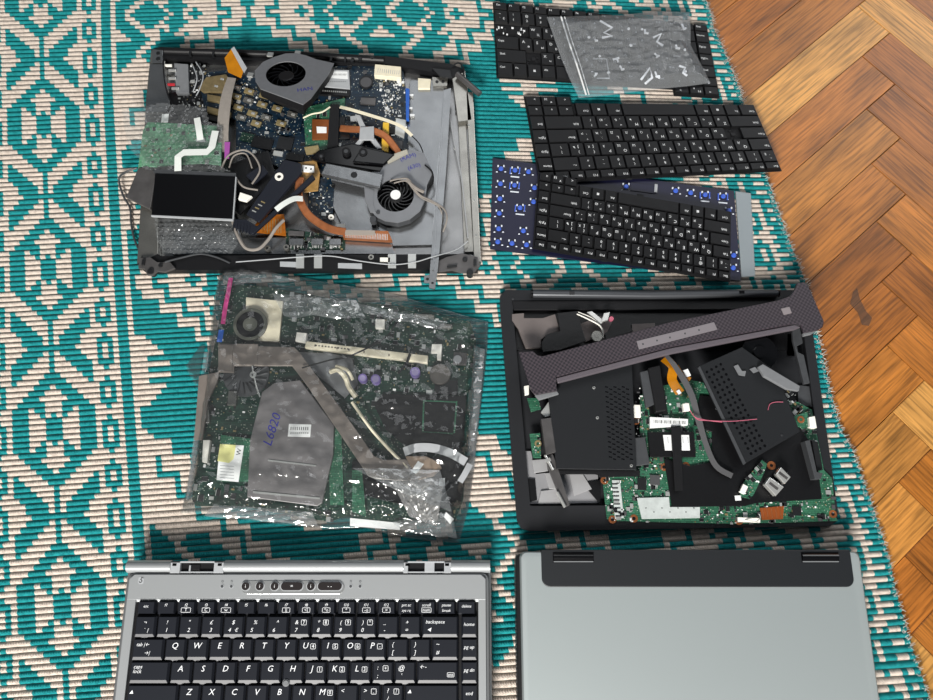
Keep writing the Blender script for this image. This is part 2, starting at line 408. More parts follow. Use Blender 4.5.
def diamond(d, a):
    """big cream diamond: d columns from its axis, a rows from its middle row; None outside it"""
    lim = [26, 26, 25, 25, 22, 22, 22, 19, 19, 19, 16, 16, 16, 14, 14, 13, 11, 11, 10, 9, 9, 9, 8, 7, 7, 7, 4, 4, 4, 1, 0]
    if a > 30 or d > lim[a]: return None
    line = {0: (23, 23), 1: (21, 23), 2: (21, 21), 3: (21, 21), 4: (18, 21), 5: (18, 18), 6: (18, 18), 7: (15, 18), 8: (15, 15), 9: (15, 15), 10: (15, 15),
            11: (12, 15), 12: (12, 12), 13: (12, 12), 14: (8, 12), 15: (8, 8), 16: (8, 8), 17: (8, 8), 18: (5, 8), 19: (5, 5), 20: (5, 5), 21: (5, 5),
            22: (2, 5), 23: (2, 2), 24: (2, 2), 25: (2, 2)}.get(a, (99, 99))
    if line[0] <= d <= line[1]: return 1
    lat = [(2,2),(2,3),(3,4),(4,5),(5,6),(6,7),(7,8),(6,7),(5,6),(4,5),(4,4),(3,5),(2,9),(1,9)]
    if a > 13: return 0
    if 4 <= a <= 6 and d <= a - 4: return 0
    if d < lat[a][0]: return 1
    if d <= lat[a][1]: return 0
    rest = ['111111110110111','1111110111011001','11111011111000000','111000111000000','0010110000000','0111001000','111110000',
            '1111110000','1111110000','1111110000','1111100000','1111000','0','0'][a]
    if a == 0: return 0 if d in (11, 14, 18) or d > 17 else 1
    if a == 1: return 0 if d in (10, 14, 15) or d > 16 else 1
    if a == 2: return 0 if d == 9 or d > 14 else 1
    if a == 3: return 1 if d in (6, 7, 11, 12, 13) else 0
    e = d - lat[a][1] - 1
    return 1 if e < len(rest) and rest[e] == '1' else 0
def field(c, k):
    e = (c - 16) % 54; d = min(e, 54 - e)
    for dd, k0 in ((d, 4), (27 - d, 62)):
        y = (k - k0 + 58) % 116 - 58
        r = diamond(dd, abs(y))
        if r is not None: return r
        q = abs(abs(y) - 41)
        if dd <= 6 and q <= 6 and dd <= {0:1,1:5,2:1,3:4,4:3,5:2,6:1}[q]: return 0
    return 1
def cell(c, k):
    k0 = k - 14
    if c >= 125:                                     # right-hand border
        e = 139 - 1 - c                              # 0 at the selvedge
        if e == 0: return 1
        if e < 4: return 1 if (k % 2 and e < 3) or (k//6 + e) % 5 == 0 else 0
        if e == 3 or e == 8: return 0
        if 4 <= e <= 7: return boxband(min(2, e-4), k)
        return 1 if (k % 2 and (e + k//8) % 4 < 2) or (k % 2 == 0 and (e + k//4) % 5 == 0) else 0
    if c >= 15: return 0 if c == 15 else field(c, k)
    if c in (13, 14): return 1
    if c == 12: return 0
    if 9 <= c <= 11: return boxband(c - 9, k)
    if c >= -8: return hexband(abs(c), k0)
    if -11 <= c <= -9: return boxband(-9 - c, k)
    if c in (-12, -15): return 0
    if c in (-13, -14): return 1
    return hexband(abs(((c + 24 + 8) % 17) - 8), k0)
def rug():
    K0, K1, C0, C1 = -5, 150, -24, ECOL
    prof = [(0, -0.3), (0.16, 1.8), (0.5, 2.9), (0.84, 1.8)]
    nc = C1 - C0 + 1; vs = []; g = G()
    rowpts = []
    for k in range(K0, K1 + 1): rowpts.append([W(*rugpt(c - .5, k), 1.0) for c in range(C0, C1 + 1)])
    for i in range(K1 - K0):
        for fr, z in prof:
            for j in range(nc):
                a, b = rowpts[i][j], rowpts[i+1][j]; p = a.lerp(b, fr)
                zz = z + 0.25*math.sin(p.x*.9 + i*2.1)*(1 if fr == .5 else .4) + 0.25*noise.noise(Vector((p.x*.012, p.y*.012, 0)))
                jt = 0.25*noise.noise(Vector((p.x*.2, p.y*.2, 3)))
                vs.append((p.x, p.y + jt, zz))
    for j in range(nc): p = rowpts[-1][j]; vs.append((p.x, p.y, .5))
    g.v = vs; n = nc
    for i in range(K1 - K0):
        for s_ in range(4):
            r0 = (i*4 + s_)*n; r1 = r0 + n
            for j in range(nc - 1):
                g.f.append([r1+j, r1+j+1, r0+j+1, r0+j]); g.m.append(cell(C0 + j, K0 + i) or 0)
    # underside / selvedge wall
    def yarn(name, col, dark):
        m = bpy.data.materials.new(name); m.use_nodes = True; nt = m.node_tree; N = nt.nodes; L = nt.links; b = N['Principled BSDF']
        b.inputs['Roughness'].default_value = 0.9; b.inputs['Specular IOR Level'].default_value = 0.15
        tc = N.new('ShaderNodeTexCoord'); wv = N.new('ShaderNodeTexWave'); wv.bands_direction = 'DIAGONAL'
        wv.inputs['Scale'].default_value = 260; wv.inputs['Distortion'].default_value = 3; wv.inputs['Detail'].default_value = 2
        L.new(tc.outputs['Object'], wv.inputs['Vector'])
        ns = N.new('ShaderNodeTexNoise'); ns.inputs['Scale'].default_value = 420; ns.inputs['Detail'].default_value = 6; L.new(tc.outputs['Object'], ns.inputs['Vector'])
        ad = N.new('ShaderNodeMath'); ad.operation = 'MULTIPLY_ADD'; ad.inputs[1].default_value = 0.35; L.new(wv.outputs['Fac'], ad.inputs[0]); L.new(ns.outputs['Fac'], ad.inputs[2])
        rp = N.new('ShaderNodeValToRGB'); rp.color_ramp.elements[0].position = .35; rp.color_ramp.elements[1].position = .85
        rp.color_ramp.elements[0].color = srgb(dark); rp.color_ramp.elements[1].color = srgb(col); L.new(ad.outputs[0], rp.inputs[0]); L.new(rp.outputs[0], b.inputs['Base Color'])
        bu = N.new('ShaderNodeBump'); bu.inputs['Strength'].default_value = .5; bu.inputs['Distance'].default_value = .0006
        L.new(wv.outputs['Fac'], bu.inputs['Height']); L.new(bu.outputs['Normal'], b.inputs['Normal']); return m
    cr = yarn('cream_yarn', (210, 198, 186), (146, 135, 126)); te = yarn('teal_yarn', (34, 140, 142), (0, 84, 90))
    root = thing('rug', 'teal and cream ribbed woven rug with hexagon and diamond pattern, lying on the parquet floor', 'rug', (0, 0, -4))
    o = obj('woven_field', g, [cr, te], root, smooth=True)
    # ragged selvedge loops along the right edge
    f = G(); rr = random.Random(3)
    for k in range(K0, K1):
        x, y = rugpt(ECOL - .5, k + .5)
        for q in range(8):
            a = rr.uniform(-1.4, 1.4); l = rr.uniform(2, 5.2); y2 = y + rr.uniform(-2.5, 2.5); x0 = x + rr.uniform(-4, 1)
            f.tube([(x0, y2, 1.6), (x0 + l*.6*math.cos(a), y2 + l*.6*math.sin(a), rr.uniform(1, 4)), (x0 + l*math.cos(a*.5), y2 + l*math.sin(a), rr.uniform(-3.2, .5))], .2, 4, sub=3)
    obj('fringe', f, mat('frayed_yarn', (205, 204, 196), .9), root, kind='stuff')
    u = G(); edge = [rugpt(ECOL - .6, k) for k in range(K1, K0 - 1, -2)] ; left = [rugpt(C0 - .5, k) for k in range(K0, K1 + 1, 5)]
    u.prism([p for p in edge] + left, -3.9, .2); obj('backing', u, mat('rug_backing', (150, 160, 150), .9), root)
rug()
LT = lambda u, v, z: Vector((u, -v, z))
def orient(root, a, b, c):
    """put a local frame at photo points a, b (x axis) and c (side), each (px, py, z)"""
    A, B, D = W(*a), W(*b), W(*c); x = (B - A).normalized(); y = A - D; y = (y - x*y.dot(x)).normalized(); z = x.cross(y)
    m = Matrix((x, y, z)).transposed().to_4x4(); m.translation = A / 1000; root.matrix_world = m; root.location = A/1000; root.rotation_euler = m.to_euler()
def lobj(name, g, mats, parent, **k):       # part built in its thing's own frame
    o = obj(name, g, mats, None, **k)
    off = o.location.copy(); me = o.data
    me.transform(Matrix.Translation(off)); o.location = (0, 0, 0); o.parent = parent; return o
def rrect(u0, v0, u1, v1, r, n=5):
    p = []
    for cx, cy, a0 in ((u1-r, v0+r, -90), (u1-r, v1-r, 0), (u0+r, v1-r, 90), (u0+r, v0+r, 180)):
        for i in range(n+1):
            a = math.radians(a0 + 90*i/n); p.append((cx + r*math.cos(a), cy + r*math.sin(a)))
    return p
def keycap(T, u0, v0, u1, v1, z0, z1, side=0.7, front=1.2, back=0.5, notch=False):
    g = G(T); sk = z0 + (z1 - z0)*.45 if front > 2 else z0
    a = [(u0, v0), (u1, v0), (u1, v1), (u0, v1)]; b = [(u0+side, v0+back), (u1-side, v0+back), (u1-side, v1-front), (u0+side, v1-front)]
    vs = [T(u, v, z0) for u, v in a] + [T(u, v, sk) for u, v in a] + [T(u, v, z1) for u, v in b]
    fs = [[0,1,2,3], [8,11,10,9]]
    fs += [[i, 4+i, 4+(i+1) % 4, (i+1) % 4] for i in range(4)] + [[4+i, 8+i, 8+(i+1) % 4, 4+(i+1) % 4] for i in range(4)]
    g.add(vs, fs); return g
# ---------------------------------------------------------------- silver laptop with keyboard
def silver_laptop():
    F = Fr((125, 560), (489, 560), 30)
    r = thing('open_laptop', 'silver laptop base without its screen, black keyboard with white letters, lower left', 'laptop', F(158, 120, 3.4))
    sv = mat('silver_lacquer', (160, 163, 165), .42, metal=.4, bump=.04, bscale=5000)
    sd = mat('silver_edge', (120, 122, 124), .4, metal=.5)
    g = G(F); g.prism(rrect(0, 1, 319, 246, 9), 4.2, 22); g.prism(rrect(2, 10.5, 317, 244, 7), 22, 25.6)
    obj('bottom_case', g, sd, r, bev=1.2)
    # deck as a frame around the keyboard well
    g = G(F); g.prism([(5, 16), (9, 12.2), (310, 12.2), (314, 16), (314, 33), (5, 33)], 25.6, 28.2)
    for u0, v0, u1, v1 in ((5, 33, 12.6, 242), (307.6, 33, 314, 242), (12.6, 137, 307.6, 242)): g.box(u0, v0, u1, v1, 25.6, 28.2)
    # front-facing ledge down into the well
    g.add([F(12.6, 31.4, 28.25), F(307.6, 31.4, 28.25), F(307.6, 34.8, 25.9), F(12.6, 34.8, 25.9)], [[3,2,1,0]])
    obj('deck', g, sv, r, bev=.25)
    g = G(F); g.box(12.6, 33, 307.6, 137, 24.2, 25.7); obj('keyboard_well', g, M['black'], r)
    # rounded hinge cover along the back edge
    def barrel(u0, u1, g):
        n = 12; vs = []
        for u in (u0, u1):
            for i in range(n+1):
                a = math.pi*i/n; vs.append(F(u, 5.4 - 5.4*math.cos(a), 23.5 + 6.5*math.sin(a)))
        fs = [[i, n+1+i, n+2+i, i+1] for i in range(n)] + [list(range(n+1)), [n+1+i for i in range(n+1)][::-1], [0, n, 2*n+1, n+1]]
        g.add(vs, fs)
    g = G(F); barrel(1, 39.5, g); barrel(86, 242.5, g); barrel(284, 318, g)
    obj('hinge_cover', g, sv, r, smooth=False)
    for a, b, hs in ((39.5, 86, ((8.5, 38),)), (242.5, 284, ((4, 18.5), (27, 35.5)))):
        g = G(F); g.box(a, 1, b, 11.5, 22, 25.0, 1)
        g.box(a, 1, a + hs[0][0], 11, 25.0, 28.6); g.box(a + hs[-1][1], 1, b, 11, 25.0, 28.6); g.box(a, 1, b, 2.4, 25.0, 28.6); g.box(a, 9.6, b, 11, 25.0, 27)
        if len(hs) > 1: g.box(a + hs[0][1], 2, a + hs[1][0], 10, 25.0, 28.4)
        else: g.box(a+16, 4.5, a+17.4, 9.4, 25.0, 27.5); g.box(a+17.4, 4.0, a+25, 8.6, 25, 26.2, 1)
        q = obj('hinge_socket', g, [M['lgrey'], M['black']], r, bev=.2)
        for uu in (a + 3.5, b - 3.5):
            s = G(F); s.box(uu - 1.8, 2.8, uu + 1.8, 5, 28.55, 28.75); obj('slot', s, M['black_gloss'], q)
    # control button strip
    g = G(F); g.prism(rrect(103, 17.2, 192, 28.4, 5.5), 28.2, 28.7); st = obj('button_strip', g, mat('strip_bright', (190, 192, 192), .25, metal=.7), r, bev=.3)
    def w_(px, py, z=28.7): return F.inv(px, py, z)
    bt = mat('button_smoke', (56, 52, 52), .2, metal=.4)
    for px, hw in ((245.8, 0), (260, 0), (274.8, 0), (292, 6), (311, 0), (330, 7)):
        u, v = w_(px, 586.2); g = G(F)
        for ra, z0, z1, m_ in ((4.1, 28.7, 29.2, 0), (3.3, 29.2, 29.9, 1)):
            g.prism(rrect(u - hw - ra, v - ra, u + hw + ra, v + ra, ra*.98, 6), z0, z1, m_)
        g.text({0: 'i', 6: '=', 7: '- -'}[hw], u, v, 29.95, 4.2, 0, 2)
        obj('media_button', g, [M['lgrey'], bt, M['white']], r)
    for px in (222, 231.2, 350.6, 360):
        u, v = w_(px, 586.3); g = G(F); g.cyl(u, v, 1.25, 28.2, 28.6, 12); g.ring(u, v, 1.25, 1.8, 28.2, 28.5, 14, 1)
        g.text('o' if px in (222, 360) else 'n', u, v - 4.4, 28.32, 4, 0, 0); obj('status_light', g, [M['dgrey'], M['lgrey']], r)
    u, v = w_(141, 581); g = G(F); g.prism(rrect(u-2.6, v-3.6, u+2.2, v+2.6, 1.8), 28.2, 28.4, 0); g.text('5', u, v-.5, 28.45, 7, -20, 1); obj('emblem', g, [M['lgrey'], M['black']], r)
    # keys
    km = mat('laptop_key', (30, 32, 38), .3, bump=.05, bscale=3000); skm = mat('key_skirt_lit', (74, 75, 78), .5)
    P_ = 18.8; z0, z1 = 25.8, 30.2
    def key(u0, v0, u1, v1, leg, wide=False, fn=False, shape=None):
        g = keycap(F, u0+.5, v0+.45, u1-.5, v1-.35, z0, z1, 1.5, 1.6 if fn else 3.0, .6)
        if not fn:                                     # scooped skirt towards the user, window light painted in as paler grey
            uu0, uu1, b = u0 + 1.2, u1 - 1.2, v1 - .4; um = (u0+u1)/2; zt = z1 - .55
            c = [(uu0+1.2, b-3.0), (uu1-1.2, b-3.0), (uu1, b-.5), (uu1-2.5, b-.35), (um+3.2, b-.35), (um+1.6, b+.75), (um-1.6, b+.75), (um-3.2, b-.35), (uu0+2.5, b-.35), (uu0, b-.5)] if not wide else [(uu0+1.2, b-3.0), (uu1-1.2, b-3.0), (uu1, b-.2), (uu0, b-.2)]
            def zz(v): return zt + .45 - (v - (b-3.0))*.42
            g.add([F(u, v, zz(v)) for u, v in c] + [F(u, v, zz(v) - .7) for u, v in c], [list(range(len(c)))[::-1] if False else list(range(len(c)))] + [[i, len(c)+i, len(c)+(i+1) % len(c), (i+1) % len(c)] for i in range(len(c))], 1)
        for t, du, dv, sz in leg:
            g.text(t, (u0+u1)/2 + du, (v0+v1)/2 + dv, z1 + .04, sz, 0, 2, shear=.22)
        if shape: 
            cx, cy = (u0+u1)/2 + shape[0], (v0+v1)/2 + shape[1]; a, b = shape[2], shape[3]; t = .35
            for q in ((cx-a, cy-b, cx+a, cy-b+t), (cx-a, cy+b-t, cx+a, cy+b), (cx-a, cy-b, cx-a+t, cy+b), (cx+a-t, cy-b, cx+a, cy+b)): g.box(*q, z1-.1, z1+.05, 2)
            if len(shape) > 4: g.text(shape[4], cx, cy, z1 + .06, b*1.9, 0, 2)
        for f in g.f:                                   # one winding for all
            pass
        obj('key', g, [km, skm, M['white']], r)
    fl = ['esc', 'f1', 'f2', 'f3', 'f4', 'f5', 'f6', 'f7', 'f8', 'f9', 'f10', 'f11', 'f12', 'prt sc', 'scroll', 'pause', 'delete']
    for i, t in enumerate(fl):
        u0 = 14.5 + i*17.15
        L_ = [(t, 0, -2.4 if t not in ('esc', 'delete') else -1.5, 3.4)]
        if t == 'prt sc': L_.append(('sys rq', 0, 2, 3.2))
        if t == 'pause': L_.append(('break', 0, 2, 3.2))
        sh = (0, 1.6, 4.2 if t in ('f2', 'f4', 'scroll') else 3.4, 2.0, {'f2': 'T', 'f3': 'C', 'f4': 'w', 'f7': '||', 'f8': '<|', 'f9': '*o', 'f10': '*', 'f11': '-o', 'f12': '=', 'scroll': 'num'}[t]) if t in ('f2', 'f3', 'f4', 'f7', 'f8', 'f9', 'f10', 'f11', 'f12', 'scroll') else None
        key(u0, 33.8, u0+17.15, 45.4, L_, fn=True, shape=sh)
    up = ['¬', '!', '"', '£', '$', '%', '^', '&', '*', '(', ')', '_', '+']; lo = ['`', '1', '2', '3', '4', '5', '6', '7', '8', '9', '0', '-', '=']
    pad = {'&': '7', '*': '8', '(': '9', ')': '*'}
    for i in range(13):
        u0 = 14.5 + i*P_; L_ = [(up[i], -2.5 if i > 6 else 0, -3.6, 4.6), (lo[i], -2.8 if i > 3 else 0, 2.6, 4.6)]
        if lo[i] == '4': L_.append(('€', 3, 2.6, 4.2))
        if lo[i] == '`': L_.append(('|', 3, 2.6, 4))
        key(u0, 45.9, u0+P_, 63.6, L_, shape=(3.4, -3.6, 2.3, 2.2, pad[up[i]]) if up[i] in pad else None)
    key(14.5+13*P_, 45.9, 291, 63.6, [('backspace', -4, -4, 4), ('\u25c4', -9, 2.4, 3.6)], wide=True)
    def nav(v0, v1, t): key(292.6, v0, 307, v1, [(t, 0, -2, 4)], wide=True)
    nav(45.9, 63.6, 'home'); nav(64, 81.6, 'pg up'); nav(82, 99.6, 'pg dn'); nav(100, 117.6, 'end'); nav(118, 135.5, '')
    key(14.5, 64, 42, 81.6, [('tab |\u2190', -4, -4, 4), ('\u2192|', 0, 2.6, 4)], wide=True)
    for i, t in enumerate('QWERTYUIOP'):
        u0 = 42 + i*P_; pd = {'U': '4', 'I': '5', 'O': '6', 'P': '-'}.get(t)
        key(u0, 64, u0+P_, 81.6, [(t, -2.6 if pd else 0, -3, 6.7)], shape=(3.6, -2.6, 2.2, 2.2, pd) if pd else None)
    for i, (a, b) in enumerate((('{', '['), ('}', ']'))):
        u0 = 42 + (10+i)*P_; key(u0, 64, u0+P_, 81.6, [(a, -4, -4, 4.6), (b, -4, 2.2, 4.6)])
    key(42+12*P_, 64, 291, 81.6, [('~', -6, -4.4, 5), ('#', -6, 2.2, 4.6)], wide=True)
    key(14.5, 82, 48.6, 99.6, [('caps', -9.5, -4.6, 4.2), ('lock', -9.8, -1, 4.2)], wide=True)
    for i, t in enumerate('ASDFGHJKL'):
        u0 = 48.6 + i*P_; pd = {'J': '1', 'K': '2', 'L': '3'}.get(t)
        key(u0, 82, u0+P_, 99.6, [(t, -2.6 if pd else 0, -3, 6.7)], shape=(3.6, -2.6, 2.2, 2.2, pd) if pd else None)
    key(48.6+9*P_, 82, 48.6+10*P_, 99.6, [(':', -4, -4, 5), (';', -4, 2.4, 5)], shape=(2.4, -3.4, 2.3, 2.2, '+'))
    key(48.6+10*P_, 82, 48.6+11*P_, 99.6, [('@', -3, -3.6, 5.4), ("'", -3, 2.6, 5)])
    key(48.6+11*P_, 82, 291, 99.6, [('\u2190-', -12, -4.6, 4.6)], wide=True, shape=(11, 1.6, 3, 1.8, 'ent'))
    key(14.5, 100, 57.5, 117.6, [('\u25b2', -17, -3, 3.6)], wide=True)
    for i, t in enumerate('ZXCVBNM'):
        u0 = 57.5 + i*P_; key(u0, 100, u0+P_, 117.6, [(t, -2 if t == 'M' else 0, -3, 6.7)], shape=(4.2, -2.6, 2.2, 2.2, '0') if t == 'M' else None)
    for i, (a, b) in enumerate((('<', ','), ('>', '.'), ('?', '/'))):
        u0 = 57.5 + (7+i)*P_; key(u0, 100, u0+P_, 117.6, [(a, -4, -4, 5), (b, -4, 2.2, 5)], shape=(3, -3.6, 2.2, 2.2, '/') if i == 2 else ((3, -3.6, 2.2, 2.2, '.') if i == 1 else None))
    key(57.5+10*P_, 100, 291, 117.6, [('\u25b2', -18, -3.4, 3.6)], wide=True)
    for a, b in ((14.5, 40), (40.5, 62), (62.5, 84), (84.5, 190), (190.5, 212), (212.5, 236), (236.5, 262), (262.5, 291)): key(a, 118, b, 135.5, [], wide=True)
    u, v = F.inv(285.8, 683, 31); g = G(F); g.cyl(u, v, 3.0, 26, 30.6, 18); g.cyl(u, v, 2.7, 30.6, 31.5, 18, 0, 2.0); obj('pointing_stick', g, M['grey'], r, smooth=False)
    g = G(F); g.prism(rrect(118, 160, 190, 212, 3), 28.2, 28.6); obj('touchpad', g, M['grey'], r, bev=.2)
    g = G(F)
    for u, v in ((20, 20), (300, 20), (20, 230), (300, 230)): g.cyl(u, v, 5, 3.5, 4.6, 16)
    obj('rubber_feet', g, M['black'], r)
silver_laptop()
# ---------------------------------------------------------------- closed laptop, lid up
def lid_laptop():
    F = Fr((520, 551.5), (858, 551.5), 33)
    r = thing('closed_laptop', 'closed laptop with plain grey lid and black hinge strip, lower right of the rug', 'laptop', F(148, 120, 3.4))
    Wd = F.len + 2
    bk = M['black']
    g = G(F); g.prism(rrect(-3.5, 1.5, Wd+1, 242, 6), 4.2, 23); obj('base', g, bk, r, bev=2)
    # side vent grille
    g = G(F)
    for i in range(34):
        v = 16 + i*3.1
        if 44 < v < 56: continue
        g.box(-4.1, v, -3.2, v + 1.7, 9, 19)
    obj('vent_grille', g, M['dgrey'], r)
    g = G(F)
    for v0, v1 in ((60, 76), (80, 96)): g.box(-4.0, v0, -3.3, v1, 8, 17)
    obj('side_port', g, M['alu'], r)
    lidm = mat('grey_lid', (158, 166, 167), .45, metal=.3, bump=.05, bscale=5000)
    g = G(F); o = rrect(0, 0, Wd, 240, 5, 5)
    i1 = rrect(1.2, .9, Wd-1.6, 239, 5, 5); i2 = rrect(4.5, 3.5, Wd-6.5, 236.5, 5, 5); n = len(o)
    vs = [F(u, v, 24) for u, v in o] + [F(u, v, 30) for u, v in o] + [F(u, v, 32.2) for u, v in i1] + [F(u, v, 33) for u, v in i2]
    fs = [[k*n+i, (k+1)*n+i, (k+1)*n+(i+1) % n, k*n+(i+1) % n] for k in range(3) for i in range(n)] + [list(range(n)), [3*n+i for i in range(n)][::-1]]
    g.add(vs, fs); lid = obj('lid', g, lidm, r, smooth=False)
    bm = bmesh.new(); bm.from_mesh(lid.data); bmesh.ops.recalc_face_normals(bm, faces=bm.faces); bm.to_mesh(lid.data); bm.free(); lid.data.shade_smooth(); lid.data.set_sharp_from_angle(angle=math.radians(40))
    a = F.inv(541, 552, 33)[0]; b = F.inv(850, 552, 33)[0]; c = F.inv(600, 587, 33)[1]
    g = G(F); p = rrect(a, -1.5, b, c, 7, 6); p = [(u, max(v, -1.5)) for u, v in p]
    p = [(a, -1.5), (b, -1.5)] + [q for q in rrect(a, -1.5, b, c, 7, 6) if q[1] > 6]
    g.prism(p, 24, 33.7); hp = obj('hinge_strip', g, mat('black_rubbery', (20, 23, 27), .5, bump=.1, bscale=2500), r, bev=.7)
    for x0, x1 in ((553.5, 593), (802, 838)):
        u0 = F.inv(x0, 556, 34)[0]; u1 = F.inv(x1, 556, 34)[0]
        g = G(F); g.box(u0-.6, .6, u1+.6, 9.4, 33.6, 33.9)
        g.tube([(u0, 4.4, 33.6), (u1, 4.4, 33.6)], 2.7, 14, sub=1, smooth=False); g.box(u0, 8, u1, 9, 33.7, 34.3, 1)
        obj('hinge', g, [M['black_gloss'], M['grey']], hp)
    g = G(F)
    for u, v in ((18, 22), (Wd-18, 22), (18, 226), (Wd-18, 226)): g.cyl(u, v, 5, 3.5, 4.6, 16)
    obj('rubber_feet', g, bk, r)
lid_laptop()
# ---------------------------------------------------------------- loose keyboards
CYR = dict(zip("qwertyuiop[]asdfghjkl;'zxcvbnm,.`", "йцукенгшщзхъфывапролджэячсмитьбюё"))
def rows_layout(tall=False):
    f = [(1, x) for x in ['Esc'] + ['F%d' % i for i in range(1, 13)]] + [(1, 'Ins'), (1, 'Prt'), (1, 'Del')]
    r1 = [(1, x) for x in '`1234567890-='] + [(1.75, '<--'), (1, 'Home')]
    r2 = [(1.45, 'Tab')] + [(1, x) for x in 'QWERTYUIOP[]'] + [(1.3, '\\'), (1, 'PgUp')]
    r3 = [(1.7, 'Caps')] + [(1, x) for x in "ASDFGHJKL;'"] + [(2.05, 'Enter'), (1, 'PgDn')]
    r4 = [(2.2, 'Shift')] + [(1, x) for x in 'ZXCVBNM,./'] + [(2.55, 'Shift'), (1, 'End')]
    r5 = [(1.2, 'Ctrl'), (1.05, 'Fn'), (1.05, '#'), (1.05, 'Alt'), (5.2, ''), (1.1, 'Alt'), (1.1, '#'), (1.1, 'Ctrl')]
    return [f, r1, r2, r3, r4, r5]
def keyboard(r, q, missing=(), zt=3.2, flip=False, arrows=True, lang=True, keymat=None):
    """q = four corners (px, py, z) clockwise from the far left; flip = lying with its space bar away from the viewer"""
    A, B, D, E = [W(*p) for p in q]; Wd = ((B-A).length + (D-E).length)/2; Hd = ((E-A).length + (D-B).length)/2
    def T(u, v, z):
        if flip: u, v = Wd - u, Hd - v
        s_, t = u/Wd, v/Hd; p = A*(1-s_)*(1-t) + B*s_*(1-t) + D*s_*t + E*(1-s_)*t
        return Vector((p.x, p.y, p.z + z))
    km = keymat or M['key']; sg = -1 if flip else 1
    rows = rows_layout(); fh = .62; hh = (Hd - 2.0) / (fh + 5.0 + (.5 if arrows else 0)); U = (Wd - 2.0)
    g = G(T); base = [(0, 0), (Wd, 0), (Wd, Hd), (Wd*.795, Hd), (Wd*.795, Hd - hh*.5), (0, Hd - hh*.5)] if arrows else [(0, 0), (Wd, 0), (Wd, Hd), (0, Hd)]
    g.prism(base, 0, 1.0); obj('backplate', g, M['black_matt'], r)
    g = G(T)
    for uu, vv in ((Wd*.3, -1), (Wd*.62, -1)): g.box(uu, vv, uu+6, vv+2, 0, 1.2)
    if not missing: g.box(Wd*.45, Hd - (hh*.5 if arrows else 0) - .5, Wd*.45+7, Hd - (hh*.5 if arrows else 0) + 2, 0, 1.2)
    obj('mounting_tab', g, M['black'], r)
    n = 0
    def cap(u0, v0, u1, v1, t):
        nonlocal n
        n += 1
        if n in missing:
            g = G(T); cx, cy = (u0+u1)/2, (v0+v1)/2
            for k in range(7 if flip is False and n < 40 else 3):
                a, b = R.uniform(u0+1, u1-3), R.uniform(v0+2, v1-4); g.box(a, b, a+R.uniform(1, 2.6), b+R.uniform(1, 2.8), 1.0, 2.2, 1 if n < 40 else 0)
            g.box(cx-2, cy-2, cx+2, cy+2, 1.0, 2.4, 0); obj('key_switch', g, [M['black'], M['white']], r); return
        g = keycap(T, u0+.25, v0+.25, u1-.25, v1-.2, 1.1, zt+1.1, .9, 1.3 if not flip else .5, .5 if not flip else 1.3)
        vs, fs = g.v, g.f
        if flip: g.f = [f for f in g.f]
        cx, cy = (u0+u1)/2, (v0+v1)/2; zz = zt + 1.13
        def tx(s_, du, dv, sz):
            vs_, fs_ = glyph(s_); k = [T(cx + du + x*sz, cy + dv - y*sz, zz) for x, y in vs_]; g.add(k, fs_, 1)
        hgt = v1 - v0; sm = 3.4
        if t == '#':
            for a, b in ((-1.2, -1.2), (.1, -1.3), (-1.2, .1), (.1, .1)): g.box(cx+a, cy+b, cx+a+1.1, cy+b+1.1, zz-.1, zz, 1)
        elif len(t) == 1 and t.isalpha():
            tx(t, -2.6, -hgt*.16, 4.6)
            if lang: tx(CYR.get(t.lower(), '').upper() or '-', 2.8, hgt*.2, 3.6)
        elif len(t) == 1:
            tx(t, -1.6, hgt*.18, 4.0)
            sh = dict(zip("1234567890-=`[];',./\\", "!@#$%^&*()_+~{}:\"<>?|")).get(t)
            if sh: tx(sh, -1.6, -hgt*.2, 3.8)
            if lang and t in CYR: tx(CYR[t].upper(), 2.8, hgt*.18, 3.4)
        elif t: tx(t, -(u1-u0)*.5 + 1.5 + len(t)*.9 + .8, -hgt*.12, sm)
        obj('key', g, [km, M['white']], r)
    v = 1.0
    for i, row in enumerate(rows):
        h = hh*(fh if i == 0 else 1); tot = sum(a for a, _ in row); u = 1.0
        span = U if i < 5 else U*.79
        for a, t in row:
            uw = span*a/tot; cap(u, v, u+uw, v+h, t); u += uw
        if i == 5 and arrows:
            aw = U*.2/3; a0 = 1 + U*.8
            hv = hh*.75
            for j, t in enumerate(('<', '^', '>')): cap(a0 + j*aw, v, a0 + (j+1)*aw, v + hv, t)
            for j, t in enumerate(('<', 'v', '>')): cap(a0 + j*aw, v + hv, a0 + (j+1)*aw, v + 2*hv - .3, t)
        v += h
    return T, hh
# two metal-framed black keyboards and the one that lost its keys
r1 = thing('keyboard', 'black laptop keyboard half hidden under the zip bag of screws, some keys missing', 'keyboard', W(600, 55, 3.5))
keyboard(r1, [(492.7, 3, 4.2), (706.5, 27, 4.2), (719.5, 99, 4.2), (496.8, 85, 4.2)], missing=(32, 33, 62))
M['navy'] = mat('navy_membrane', (20, 21, 46), .4, bump=.05)
M['dome'] = mat('blue_dome', (58, 92, 190), .3); M['domew'] = mat('scissor_white', (210, 216, 226), .4)
